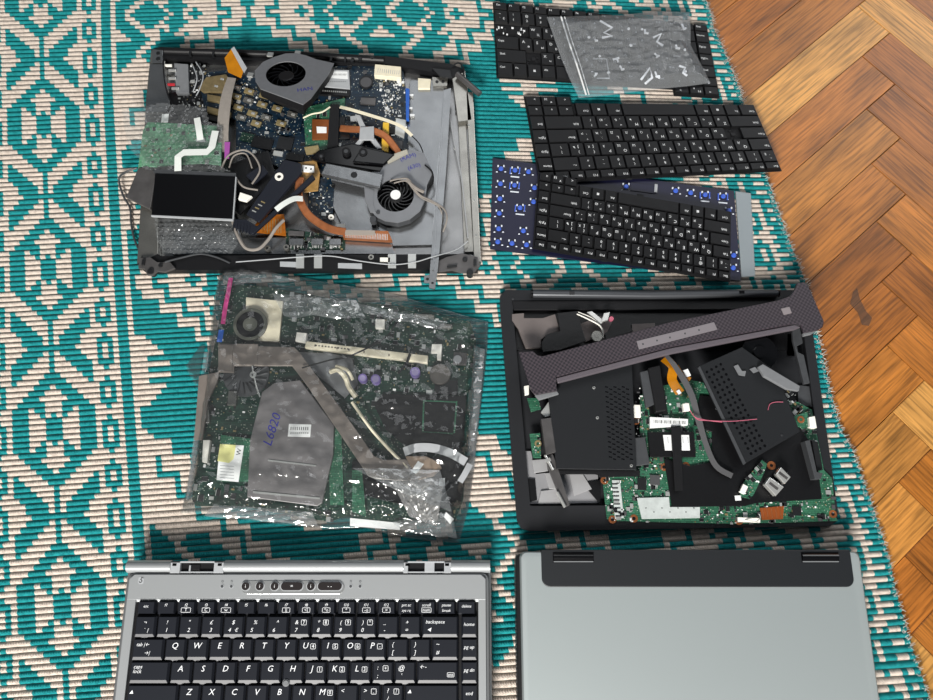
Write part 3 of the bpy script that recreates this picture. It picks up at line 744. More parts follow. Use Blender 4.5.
# blue membrane board
r4 = thing('stripped_keyboard', 'dark blue keyboard membrane with its keycaps gone, bottom of the pile', 'keyboard', W(615, 220, 3.1))
FB = Fr((492.5, 158), (733, 197), 5)
def pl(*p): return [(x, y) for x, y in p]
g = G(); g.prism(pl((492.5, 158), (734, 191), (741, 281), (490, 249)), 3.6, 4.8); obj('backplate', g, M['navy'], r4)
g = G(); g.prism(pl((494, 160), (732, 193), (738, 278), (492, 246.5)), 4.8, 5.0); obj('membrane', g, M['navy'], r4)
def scissor(px, py, wide=False, kind=0):
    g = G(); c = W(px, py, 5.0); a = -8 if not wide else -6
    g.rbox(px, py, 5.6, 5.2, a, 5.0, 5.7, 0); g.wcyl(c, 2.7, 5.7, 7.2, 14, 1, 1.9)
    for dx, dy in ((-3, 3), (3, 3)): 
        cc = c + Vector((dx, dy, 0)); g.add([(cc.x-.7, cc.y-.8, 5), (cc.x+.7, cc.y-.8, 5), (cc.x+.7, cc.y+.8, 5), (cc.x-.7, cc.y+.8, 5), (cc.x-.7, cc.y-.8, 6.6), (cc.x+.7, cc.y-.8, 6.6), (cc.x+.7, cc.y+.8, 6.6), (cc.x-.7, cc.y+.8, 6.6)], [[4,5,6,7],[0,1,5,4],[1,2,6,5],[2,3,7,6],[3,0,4,7]], 2)
    for dx in (-4.4, 4.4):
        cc = c + Vector((dx, -3.6, 0)); g.add([(cc.x-1.1, cc.y-.3, 5.05), (cc.x+1.1, cc.y-.3, 5.05), (cc.x+.6, cc.y+.5, 5.5), (cc.x-.6, cc.y+.5, 5.5)], [[0,1,2,3]], 2)
    if wide: g.rbox(px, py + 6.2, 9, 1.1, a, 5.0, 5.6, 2); g.rbox(px - 4.6, py, 1.2, 7, a, 5, 6, 1); g.rbox(px + 4.6, py, 1.2, 7, a, 5, 6, 1)
    obj('key_switch', g, [M['navy'], M['dome'], M['domew']], r4)
for x, y, w_ in ((501, 169, 0), (515, 170.5, 1), (528.5, 172, 0), (500.5, 184, 0), (514.5, 185.5, 1), (534.5, 188, 0), (500, 199, 0), (533.5, 202, 0), (520, 208, 1), (499.3, 213.5, 0),
                 (498.7, 229, 0), (523.3, 231, 0), (497.8, 242, 0), (512, 243.5, 0), (526.5, 245, 0), (626, 187, 0), (675.5, 191, 0), (690.5, 193, 0), (705, 195, 1), (723, 196.5, 1), (728.5, 211, 0), (733.5, 255.5, 0), (733, 268, 0)):
    scissor(x, y, bool(w_))
g = G(); g.rbox(643, 188, 26, 9, -8, 5, 5.8); g.rbox(656, 188, 3, 9, -8, 5.8, 6.6, 1); obj('space_bar_bracket', g, [M['navy'], M['lgrey']], r4)
# grey strip beside it
g = G(); g.prism(pl((735.5, 191), (751, 193), (755.5, 276), (741.5, 277)), 3.6, 5.6)
o = obj('metal_strip', g, mat('satin_grey', (140, 148, 152), .4, metal=.4), bev=.4, label='flat satin grey strip lying along the right end of the keyboard pile', cat='strip')
r3 = thing('keyboard', 'black laptop keyboard lying upside down on the dark blue membrane board', 'keyboard', W(630, 230, 7))
keyboard(r3, [(538, 172.5, 12.8), (730.5, 206.5, 8), (730, 282.5, 8), (532.5, 249, 8)], flip=True)
r2 = thing('keyboard', 'black laptop keyboard lying upside down across the rug edge, its tip over the parquet', 'keyboard', W(650, 140, 3.5))
keyboard(r2, [(523.5, 97, 4.2), (751, 100.5, 4.2), (781.5, 171.5, 7.6), (539.5, 184, 7.6)], flip=True, missing=(48,))
# ---------------------------------------------------------------- small builders used inside the opened laptops
def inpoly(x, y, p):
    c = False; j = len(p) - 1
    for i in range(len(p)):
        if (p[i][1] > y) != (p[j][1] > y) and x < (p[j][0]-p[i][0])*(y-p[i][1])/(p[j][1]-p[i][1]) + p[i][0]: c = not c
        j = i
    return c
def smd(g, poly, n, z, ang, seed=1, avoid=(), big=1.0):
    """scatter surface-mount parts: 0 tin, 1 black, 2 tan, 3 white, 4 grey"""
    rr = random.Random(seed); xs = [p[0] for p in poly]; ys = [p[1] for p in poly]; k = 0
    while k < n:
        x, y = rr.uniform(min(xs), max(xs)), rr.uniform(min(ys), max(ys)); k += .02
        if not inpoly(x, y, poly) or any(inpoly(x, y, a) for a in avoid): continue
        k += .98; t = rr.random(); a = ang + rr.choice((0, 90))
        if t < .55: w_, h_ = rr.uniform(.8, 1.4)*big, rr.uniform(.5, .9)*big; z1 = .5; m = rr.choice((0, 0, 2, 3, 4))
        elif t < .85: w_, h_ = rr.uniform(1.6, 2.6)*big, rr.uniform(1, 1.8)*big; z1 = .8; m = rr.choice((0, 1, 1, 2, 3, 4))
        else: w_, h_ = rr.uniform(2.8, 5)*big, rr.uniform(2.4, 4)*big; z1 = 1.1; m = rr.choice((1, 1, 4, 0))
        g.rbox(x, y, w_, h_, a, z, z + z1, m)
        if t >= .85 and m == 1:
            for s_ in (-1, 1): 
                c = g.pv(x, y, 0, z); aa = math.radians(a); dx, dy = -math.sin(aa)*h_*.58*s_, math.cos(aa)*h_*.58*s_
                b = G(); q = [(c.x+dx+sx*math.cos(aa)*w_*.45 - sy*math.sin(aa)*.3, c.y+dy+sx*math.sin(aa)*w_*.45 + sy*math.cos(aa)*.3) for sx, sy in ((-1,-1),(1,-1),(1,1),(-1,1))]
                g.add([(u, v, z+.35) for u, v in q], [[0,1,2,3]], 0)
def SM(): return [M['tin'], M['chip'], M['gold'], M['label'], M['chipg']]
def board(root, poly, z0, th, m, n, ang, seed, avoid=(), name='circuit_board', big=1.0, holes=()):
    g = G(); g.prism(poly, z0, z0+th); b = obj(name, g, m, root)
    if n:
        g = G(); smd(g, poly, n, z0+th, ang, seed, avoid, big); obj('components', g, SM(), root, kind='stuff')
    for x, y in holes:
        g = G(); g.ring(x, y, 1.6, 3.6, z0+th, z0+th+.25, 18, 0); g.cyl(x, y, 1.6, z0+th, z0+th+.12, 12, 1); obj('screw_pad', g, [M['copper'], M['foam']], root)
    return b
def chip(root, x, y, w_, h_, ang, z, t, m='chip', name='chip', lab=None, bev=.15):
    g = G(); g.rbox(x, y, w_, h_, ang, z, z+t); o = obj(name, g, M[m], root, bev=bev)
    return o
def one(name, g, mats, label, cat, **k): return obj(name, g, mats, None, label=label, cat=cat, **k)
def screw(root, x, y, z, r=1.8, m='tin'):
    g = G(); g.cyl(x, y, r, z, z+.7, 14, 0, r*.8); g.rbox(x, y, r*1.3, .4, 30, z+.7, z+.75, 1); g.rbox(x, y, r*1.3, .4, 120, z+.7, z+.75, 1); obj('screw', g, [M[m], M['chip']], root)
# ---------------------------------------------------------------- opened dark laptop base, right
def dark_base():
    r = thing('laptop_chassis', 'open dark laptop bottom case holding covers, boards and a loose bezel, right of centre', 'laptop case', W(665, 410, 3.5))
    m = mat('soft_black_case', (30, 31, 34), .5, spec=.3, bump=.1, bscale=2500)
    out = [(506, 290), (500, 296), (500, 306), (517, 520), (521, 528), (530, 531), (830, 526), (837, 521), (838, 512), (809, 306), (806, 294), (800, 290)]
    inn = [(513, 311), (530, 506), (826, 504), (800, 309)]
    g = G(); g.prism(out, 3.6, 6.2); obj('case_floor', g, m, r)
    g = G(); n = len(out)
    # rim: outer outline with a mapped inner outline
    inn2 = [(514, 308), (513, 309), (513, 311), (530, 503), (530, 505), (531, 506), (824, 504), (826, 503), (826, 501), (801, 312), (800, 310), (799, 309)]
    for i in range(n):
        a, b = out[i], out[(i+1) % n]; c, d = inn2[(i+1) % n], inn2[i]
        g.prism([a, b, c, d], 6.2, 12.4)
    obj('rim', g, m, r, bev=0)
    g = G(); g.prism([(516, 312), (559, 310), (597, 312), (735, 314), (797, 312), (800, 330), (790, 350), (516, 350)], 6.2, 8); obj('inner_floor', g, M['foam'], r)
    # hinge tube along the back
    g = G(); g.tube([(532, 293.5, 17), (650, 294.8, 17), (777, 293.5, 17)], 4.0, 18, sub=2, smooth=False); obj('hinge_tube', g, mat('tube_grey', (74, 76, 80), .32, metal=.4), r, smooth=False)
    g = G(); g.tube([(531, 293.5, 17), (533, 293.5, 17)], 4.3, 18, sub=1, smooth=False); g.tube([(776, 293.5, 17), (779, 293.5, 17)], 3.4, 18, sub=1, smooth=False)
    g.rbox(572, 293, 5, 3, 0, 19, 21.4); g.rbox(742, 292, 5, 3, 0, 19, 21.4); obj('tube_cap', g, M['black_gloss'], r)
    g = G(); g.prism([(512, 301), (800, 300), (800, 309), (514, 310)], 11, 13.4); obj('rear_ledge', g, M['black'], r, bev=.4)
    # metal inside
    tan = mat('magnesium', (112, 104, 102), .5, metal=.3, var=.08, vscale=60)
    g = G(); g.prism([(512, 314), (524, 313), (524, 318), (543, 318), (555, 314), (560, 331), (548, 334), (541, 340), (541, 348), (526, 348), (521, 336), (518, 328), (512, 320)], 10, 14); obj('hinge_mount', g, tan, r, bev=.3)
    g = G(); g.prism([(580, 324), (600, 316), (612, 322), (606, 334), (585, 342)], 9, 11); g.prism([(632, 324), (655, 323), (655, 330), (632, 334)], 9, 10); obj('bracket', g, tan, r)
    lg = mat('cast_grey', (140, 140, 143), .5, metal=.2, var=.06, vscale=50)
    g = G(); g.prism([(523, 451), (531, 451), (536, 474), (560, 471), (581, 471), (598, 475), (599, 503), (530, 504), (528, 479)], 6.2, 8.4)
    g.prism([(532, 460), (546, 459), (548, 471), (534, 473)], 8.4, 10.5, 1); g.prism([(541, 491), (556, 489), (561, 504), (538, 504)], 8.4, 10.0, 1)
    g.prism([(545, 473), (551, 473), (556, 489), (549, 489)], 8.4, 11, 1); g.prism([(569, 472), (581, 471), (592, 489), (574, 496)], 8.4, 9.6, 1)
    obj('drive_bay_floor', g, [lg, mat('cast_grey_light', (160, 160, 162), .45, metal=.2)], r, bev=.25)
    for q in ([(527, 478), (535, 479), (537, 500), (529, 502)], [(587, 482), (600, 480), (600, 504), (588, 490)]): obj('foam_pad', G().prism(q, 8.4, 9.5), M['foam'], r)
    # ports along the right wall
    for nm, x, y, w_, h_, a, z1, mm in (('port_block', 806, 396, 15, 20, 6, 17, 'dgrey'), ('port_block', 815, 443, 10, 13, 6, 17, 'darksteel'), ('port_block', 791, 345, 7, 22, 8, 16, 'chip')):
        g = G(); g.rbox(x, y, w_, h_, -a, 8, z1-8); o = obj(nm, g, M[mm], r, bev=.4)
    g = G(); g.prism([(792, 324), (799, 323), (803, 343), (797, 346), (798, 352), (804, 355), (810, 383), (804, 384), (796, 352), (793, 340)], 15, 18.5); obj('hinge_arm', g, M['dgrey'], r, bev=.4)
    screw(r, 513, 298.5, 12.6, 1.2, 'dgrey')
dark_base()
def dark_contents():
    ZO[0] = 3.7
    # main board
    r = thing('motherboard', 'green laptop motherboard lying loose in the dark case under the black covers', 'circuit board', W(715, 470, 8.5))
    poly = [(602, 476), (605, 470), (640, 440), (640, 395), (652, 388), (690, 380), (798, 402), (812, 410), (824, 470), (832, 478), (836, 517), (838, 521), (735, 524), (618, 521), (607, 519)]
    av = [[(662, 457), (750, 457), (822, 450), (826, 500), (672, 507)], [(634, 500), (692, 505), (700, 522), (636, 521)]]
    board(r, poly, 9, 1.4, M['pcbg'], 1000, -2, 5, av, holes=((604.5, 480.5), (612.5, 519.5), (634, 518.5), (686, 466), (664, 467), (833, 514), (636, 421), (739, 521)))
    sil = mat('slot_silver', (205, 212, 210), .35, metal=.3, var=.1, vscale=200)
    g = G(); g.prism([(637, 498), (669, 497), (670, 507), (700, 507), (700, 518), (642, 519)], 10.4, 12); g.prism([(612, 480), (620, 480), (624, 518), (615, 519)], 10.4, 11.2)
    obj('shield_plate', g, sil, r, bev=.2)
    g = G(); 
    for i in range(9): g.rbox(614.5 + i*.5, 484 + i*4, 5.5, 1.1, 0, 11.2, 11.5)
    for i in range(7): g.rbox(646 + i*8, 508 + (i % 2)*4, .9, .9, 0, 12, 12.2)
    obj('pin_rows', g, M['chip'], r)
    g = G(); g.prism([(664, 458), (690, 466), (712, 462), (712, 432), (694, 425), (700, 395), (742, 400), (800, 428), (816, 450), (822, 499), (757, 503), (745, 506), (672, 507)], 10.4, 12.2); g.prism([(645, 385), (662, 378), (668, 414), (650, 414)], 10.4, 12); obj('insulating_sheet', g, M['foam'], r, bev=.3)
    g = G(); g.prism([(619, 397), (628, 399)] , 0, 0) if False else g.rbox(636, 411, 9, 12, 0, 10.4, 15); obj('white_socket', g, M['whitep'], r, bev=.5)
    g = G(); g.prism([(633, 438), (645, 437), (650, 464), (636, 466)], 10.4, 15); obj('black_socket', g, M['dgrey'], r, bev=.5)
    g = G(); g.prism([(650, 417), (688, 419), (688, 425), (650, 428)], 10.4, 15, 0); obj('memory_label', g, M['label'], r)
    g = G()
    for i in range(22): g.rbox(654 + i*1.5, 421.5 + i*.05, .3 + .5*((i*7) % 3)/2, 3, 0, 15, 15.05)
    obj('barcode', g, M['chip'], r)
    g = G(); g.prism([(648, 432), (694, 432), (696, 457), (650, 457)], 10.4, 15); o = obj('memory_module', g, M['foam'], r, bev=.3)
    g = G(); g.prism([(663, 435), (689, 435), (690, 450.5), (665, 450.5)], 15, 15.15)
    for i in range(5): g.rbox(668 + i*5, 440, .7, 6, 0, 15.15, 15.2, 1)
    obj('sticker', g, [M['label'], M['lgrey']], o)
    g = G(); g.prism([(760, 508), (784, 506), (783, 519), (762, 520)], 10.4, 11.6)
    for i in range(5): g.rbox(763 + i*4.4, 513, .8, 9, 3, 11.6, 11.9, 1)
    obj('amber_connector', g, [mat('brown_film', (130, 66, 26), .35), M['copper']], r)
    g = G(); g.rbox(749, 520, 20, 4, -2, 10.4, 14); g.tube([(745, 520, 14), (755, 522, 18), (760, 518, 14), (759, 514, 12)], .5); obj('cable_plug', g, M['whitep'], r)
    g = G(); g.prism([(805, 441), (810, 440), (817, 472), (823, 473), (821, 479), (815, 479)], 10.4, 22); g.prism([(812, 440), (818, 442), (823, 470), (817, 470)], 10.4, 17, 1); obj('edge_connector', g, [M['dgrey'], M['chip']], r, bev=.3)
    g = G(); g.prism([(791, 417), (807, 412), (812, 425), (803, 429), (796, 425)], 12, 13.4); q = obj('corner_board', g, M['pcbg'], r)
    g = G(); g.ring(801, 419.5, 1.6, 3.4, 13.4, 13.7, 18); obj('screw_pad', g, M['copper'], q)
    g = G(); g.prism([(809, 417), (815, 416), (817, 428), (810, 427)], 10.4, 17); obj('white_socket', g, M['whitep'], r, bev=.4)
    for x, y, w_, h_, mm in ((642, 484, 8, 11, 'chip'), (655, 480, 9, 9, 'chipg'), (797, 511, 8, 8, 'chip'), (664, 514, 4, 4, 'chip'), (688, 482, 7, 6, 'chip')): chip(r, x, y, w_, h_, -3, 10.4, 1.4, mm)
    g = G(); smd(g, [(786, 388), (800, 398), (800, 412), (790, 415), (776, 392)], 40, 12, 40, 9); smd(g, [(634, 385), (642, 384), (645, 470), (636, 470)], 36, 12, 0, 10); obj('components', g, SM(), r, kind='stuff')
    # left cover with slot grille
    r = thing('access_cover', 'black plastic cover with slot grille lying in the dark case, left one', 'cover', W(592, 420, 17))
    cm = mat('cover_black', (24, 26, 29), .55, spec=.3, bump=.25, bscale=2200)
    Q = [(547, 385), (632, 362), (636.5, 470), (556.5, 469)]
    g = G(); g.prism(Q, 17, 19.6); c1 = obj('cover_plate', g, cm, r, bev=.5)
    g = G()
    for i in range(15):
        for j in range(6):
            x = 606.5 + j*4.2 + i*.28; y = 387 + i*5.0 + (j % 2)*2.2
            if x < 633: g.rbox(x, y, 3.0, 1.15, -14, 19.6, 19.68)
    obj('grille_slots', g, M['black_gloss'], r)
    for x, y in ((597.5, 417.5), (631.5, 465.5), (594, 387.5)): screw(r, x, y, 19.6, 1.5)
    g = G(); g.prism([(556, 470), (640, 470.5), (640, 476), (600, 477), (600, 474), (557, 474)], 13, 16.8); obj('cover_edge', g, M['black'], r)
    # right cover with round-hole grille
    r = thing('access_cover', 'black plastic cover with honeycomb grille, turned askew over the motherboard', 'cover', W(750, 400, 23))
    Q = [(697, 367), (742, 347), (777, 372), (800, 431.5), (743.5, 464.5)]
    g = G(); g.prism(Q, 23, 25.6); obj('cover_plate', g, cm, r, bev=.5)
    g = G()
    for i in range(17):
        for j in range(4):
            x = 707 + i*2.75 + j*4.6 - (i % 2)*.3; y = 372 + i*5.1 - j*2.6
            g.cyl(x, y, 1.45, 25.6, 25.66, 6)
    obj('grille_holes', g, M['black_gloss'], r)
    g = G(); g.prism([(698, 368), (700, 366), (746, 463), (743.5, 465)], 25.6, 26.6); obj('raised_lip', g, M['dgrey'], r)
    for x, y in ((716.5, 408.5), (782, 435)): screw(r, x, y, 25.6, 1.0, 'dgrey')
    g = G(); g.prism([(734, 366), (738, 364.5), (742, 371), (746, 371), (745, 376), (739, 375)], 26, 27.2); g.prism([(750, 369), (755, 367), (759, 371), (754, 373)], 26, 27.2); obj('clip', g, M['grey'], r)
    one('plastic_rail', G().prism([(758.5, 366.5), (763, 364), (800, 386), (799, 391), (787, 389), (764, 376)], 26.8, 31), M['grey'], 'light grey stepped plastic rail at the right cover\'s upper edge', 'rail', bev=.4)
    # bezel
    r = thing('trim_cover', 'dark woven-pattern plastic bezel lying askew across the top of the open case', 'trim', W(670, 340, 27))
    bz = bpy.data.materials.new('weave_bezel'); bz.use_nodes = True; nt = bz.node_tree; b = nt.nodes['Principled BSDF']; b.inputs['Roughness'].default_value = .42
    tc = nt.nodes.new('ShaderNodeTexCoord'); mp = nt.nodes.new('ShaderNodeMapping'); mp.inputs['Rotation'].default_value = (0, 0, math.radians(-12)); ck = nt.nodes.new('ShaderNodeTexChecker'); ck.inputs['Scale'].default_value = 480
    ck.inputs[1].default_value = srgb((66, 58, 64)); ck.inputs[2].default_value = srgb((36, 32, 38)); nt.links.new(tc.outputs['Object'], mp.inputs[0]); nt.links.new(mp.outputs[0], ck.inputs[0]); nt.links.new(ck.outputs[0], b.inputs['Base Color'])
    Z = 28
    main = [(519, 352), (533, 351), (537, 355), (543, 356), (556, 352.5), (670, 322), (740, 308), (779, 300), (790, 296), (795, 289), (797, 283), (804, 282), (808, 285), (824, 321), (823, 327), (818, 330), (804, 333), (801, 325), (795, 323.5), (670, 347), (556, 377), (557, 391), (535, 395), (531, 390)]
    g = G(); g.prism(main, Z, Z + 3); obj('weave_panel', g, bz, r, bev=.6)
    g = G(); sl = [(556, 378), (670, 348), (795, 324.5), (801, 327), (795, 329.5), (672, 353.5), (558, 383)]; g.prism(sl, Z - 3, Z + 1.4); obj('bevelled_edge', g, mat('bezel_edge', (88, 82, 88), .35), r, bev=.8)
    g = G(); g.prism([(535, 395), (557, 391), (559, 394), (539, 400)], Z - 3, Z + 1); g.prism([(803, 333), (818, 330), (812, 334), (804, 336)], Z - 3, Z + 1); obj('bezel_foot', g, M['grey'], r, bev=.5)
    g = G(); g.prism([(636.5, 341), (714, 322), (717.5, 329.5), (639, 349.5)], Z + 3, Z + 3.5); for_ = obj('media_bar', g, mat('bar_grey', (140, 134, 138), .35, metal=.4), r, bev=.3)
    g = G()
    for i, (x, y) in enumerate(((643, 344), (657, 340.5), (670, 337.5), (685, 333.5), (699, 330))): g.rbox(x, y, 1.4, 1.6, 14, Z + 3.5, Z + 3.6)
    obj('media_icons', g, M['dgrey'], for_)
    g = G(); g.prism([(781, 308.5), (789.5, 306.5), (792, 313), (784, 315)], Z + 3, Z + 3.8); obj('power_button', g, mat('button_grey', (150, 142, 144), .35, metal=.4), r, bev=.5)
    # things around them
    one('cover_sheet', G().prism([(557, 313), (577, 311), (586, 341), (560, 350), (543, 352), (541, 343), (547, 334), (560, 331)], 14.2, 16), M['foam'], 'black sheet with rounded cut-out under the bezel\'s left half', 'sheet', bev=.3)
    one('cover_sheet', G().prism([(605, 333), (626, 320), (633, 331), (606, 340)], 14, 16), M['foam'], 'small black sheet just right of the silver hinge screw piece under the bezel', 'sheet')
    r = thing('hinge_piece', 'small silver hinge piece with white wires under the bezel', 'hinge', W(600, 325, 14))
    g = G(); g.prism([(587, 312), (592, 311), (604, 321), (601, 324)], 15, 18); g.prism([(604, 313), (610, 312), (608, 320), (601, 322)], 15, 19); obj('arm', g, M['chrome'], r, bev=.3)
    g = G(); g.cyl(597, 336, 5.5, 12, 15, 18); obj('boss', g, M['steel'], r, bev=.3)
    g = G(); g.tube([(577, 314, 17), (588, 319, 19), (600, 326, 19), (603, 335, 15)], .7); g.tube([(578, 312, 16), (592, 318, 18), (602, 328, 17), (603, 338, 14)], .5); obj('wires', g, M['whitep'], r)
    g = G(); g.cyl(611.5, 318.5, 2.2, 15, 19, 12); obj('red_bead', g, M['wirepink'], r)
    r = thing('latch_arm', 'thin silver and dark metal hinge arm standing between left cover and case wall', 'hinge', W(555, 460, 10))
    g = G(); g.prism([(541, 412), (549, 401), (554, 412), (551, 416), (545, 417)], 12, 16, 1); g.prism([(541, 419), (551, 417.5), (556, 452), (546, 455)], 11, 20); obj('bracket', g, [M['darksteel'], M['tin']], r, bev=.4)
    g = G(); g.prism([(545, 455), (553, 454), (558, 468), (564, 486), (570, 505), (564, 508), (557, 490), (549, 470)], 12, 17); obj('arm', g, M['darksteel'], r, bev=.5)
    g = G(); g.tube([(557, 492, 18), (565, 507, 18)], 1.5, 10, sub=1, smooth=False); g.tube([(545, 455, 18), (553, 470, 18)], 1.2, 8, sub=1, smooth=False); g.rbox(548, 460, 5, 3, 20, 17, 20); obj('pin', g, M['chrome'], r)
    r = thing('small_board', 'tiny green circuit board with brass ring at the dark case\'s left wall', 'circuit board', W(535, 445, 10.6))
    board(r, [(529.5, 434), (540, 433), (541, 458), (533, 458)], 10.7, 1.2, M['pcbg'], 10, 0, 21, holes=())
    g = G(); g.ring(538, 443.5, 1.4, 3.2, 11.9, 12.2, 18); obj('brass_ring', g, M['gold'], r)
    one('small_board', G().prism([(527, 398), (538, 398), (541, 409), (531, 412)], 11, 12.4), M['pcbg'], 'green circuit board corner peeking out below the bezel\'s left foot', 'circuit board')
    g = G(); g.prism([(524, 386), (529, 385), (529, 394), (525, 395)], 20, 24.5); one('clip', g, M['whitep'], 'tiny white plastic clip beside the bezel\'s left foot', 'clip', bev=.4)
    # dark ribbon cable across
    r = thing('flat_cable', 'dark grey flat cable running from under the bezel down over the motherboard', 'cable', W(700, 420, 16))
    g = G(); g.strip([(663, 352, 20), (676, 368, 22), (690, 392, 22), (697, 415, 20), (706, 445, 17), (716, 466, 16), (732, 476, 15)], 7, .7, wf=lambda t: 2.8 + 3.2*math.sin(min(1, t*1.6)*math.pi*.9) + (1.2 if t > .5 else 0)); obj('ribbon', g, mat('cable_grey', (80, 80, 82), .45), r)
    g = G(); g.rbox(686.5, 407, 6, 7, 5, 21, 26); obj('plug', g, M['whitep'], r, bev=.4)
    r = thing('amber_film', 'crumpled amber film strip tucked under the bezel\'s lower edge', 'film', W(680, 375, 15))
    g = G(); g.strip([(664, 358, 16), (673, 367, 19), (672, 380, 17), (680, 393, 18)], 9, .4); g.strip([(676, 366, 20), (683, 376, 18), (690, 380, 20)], 5, .3); obj('film', g, M['kapton'], r)
    g = G(); g.rbox(687, 373, 5, 7, 20, 18, 20); g.rbox(679, 392, 3, 4, 30, 18, 19); obj('paper_tab', g, M['label'], r)
    r = thing('twisted_wire', 'thin pink wire pair curling from a white plug across the askew cover', 'wire', W(720, 418, 26))
    g = G(); g.tube([(689, 408, 25), (695, 417, 25), (707, 420, 25), (718, 421, 27.5), (735, 421, 27.5), (757, 419, 27.5)], .36); g.tube([(689, 409, 24), (697, 419, 24), (708, 420.5, 25.5), (722, 422, 27)], .4); obj('wire', g, M['wirepink'], r)
    one('wire', G().tube([(768, 410, 26.6), (770, 404, 26.6), (776, 402, 26.6), (783, 402, 27)], .35), M['wirepink'], 'short thin pink wire at the right cover\'s upper corner', 'wire')
    # usb daughter board
    r = thing('port_board', 'small green port board with two shiny metal sockets on black sheet', 'circuit board', W(758, 482, 14))
    board(r, [(739.5, 491), (744, 482), (762, 460), (767, 464), (764, 473), (754, 494), (750, 499), (742, 497)], 14, 1.3, M['pcbg'], 26, 40, 31)
    for c in ([(765, 484), (770, 477), (784, 487), (776, 496)], [(776, 474), (781, 467), (791, 477), (785, 484)]):
        g = G(); g.prism(c, 15, 22); o = obj('metal_socket', g, M['chrome'], r, bev=.6)
        g = G(); cx = sum(p[0] for p in c)/4; cy = sum(p[1] for p in c)/4; g.rbox(cx, cy, 2.5, 9, 50, 22, 22.1); obj('slot', g, M['darksteel'], o)
    g = G(); g.rbox(744, 489, 5, 8, -30, 15.3, 19); obj('white_plug', g, M['whitep'], r, bev=.4)
    g = G(); g.ring(771.5, 465.5, 1.5, 4, 12.4, 12.8, 18); one('washer', g, M['copper'], 'dull copper washer on black sheet beside the port board', 'washer')
    r = thing('ribbon_stub', 'black plastic strip standing across the white memory sticker', 'strip', W(679, 455, 15.3))
    g = G(); g.prism([(671, 427), (681, 427), (683, 490), (675, 491)], 15.4, 17.2); g.prism([(674, 450), (680, 450), (680, 456), (675, 456)], 17.2, 17.4); obj('strip', g, M['black'], r, bev=.4)
    one('paper_scrap', G().rbox(738, 498, 5.5, 4.5, 3, 12.4, 12.7), M['label'], 'tiny white paper scrap below the port board', 'scrap')
    g = G(); g.prism([(648, 368), (660, 365), (667, 410), (656, 412)], 14, 22); one('black_block', g, M['black'], 'black plastic block between the left cover and the grey flat cable', 'block', bev=.8)
    g = G(); g.prism([(640, 372), (648, 370), (655, 404), (646, 408)], 16, 20); one('black_block', g, M['dgrey'], 'narrow dark bracket right beside the left cover\'s slot grille', 'block', bev=.6)
    g = G(); g.cyl(760, 352, 17, 12, 21, 28); g.cyl(760, 352, 6, 21, 23, 18); 
    one('cooling_fan', g, M['black_gloss'], 'round glossy black fan partly hidden behind the bezel, upper right of the open case', 'fan', bev=.5)
dark_contents()
ZO[0] = 0.0
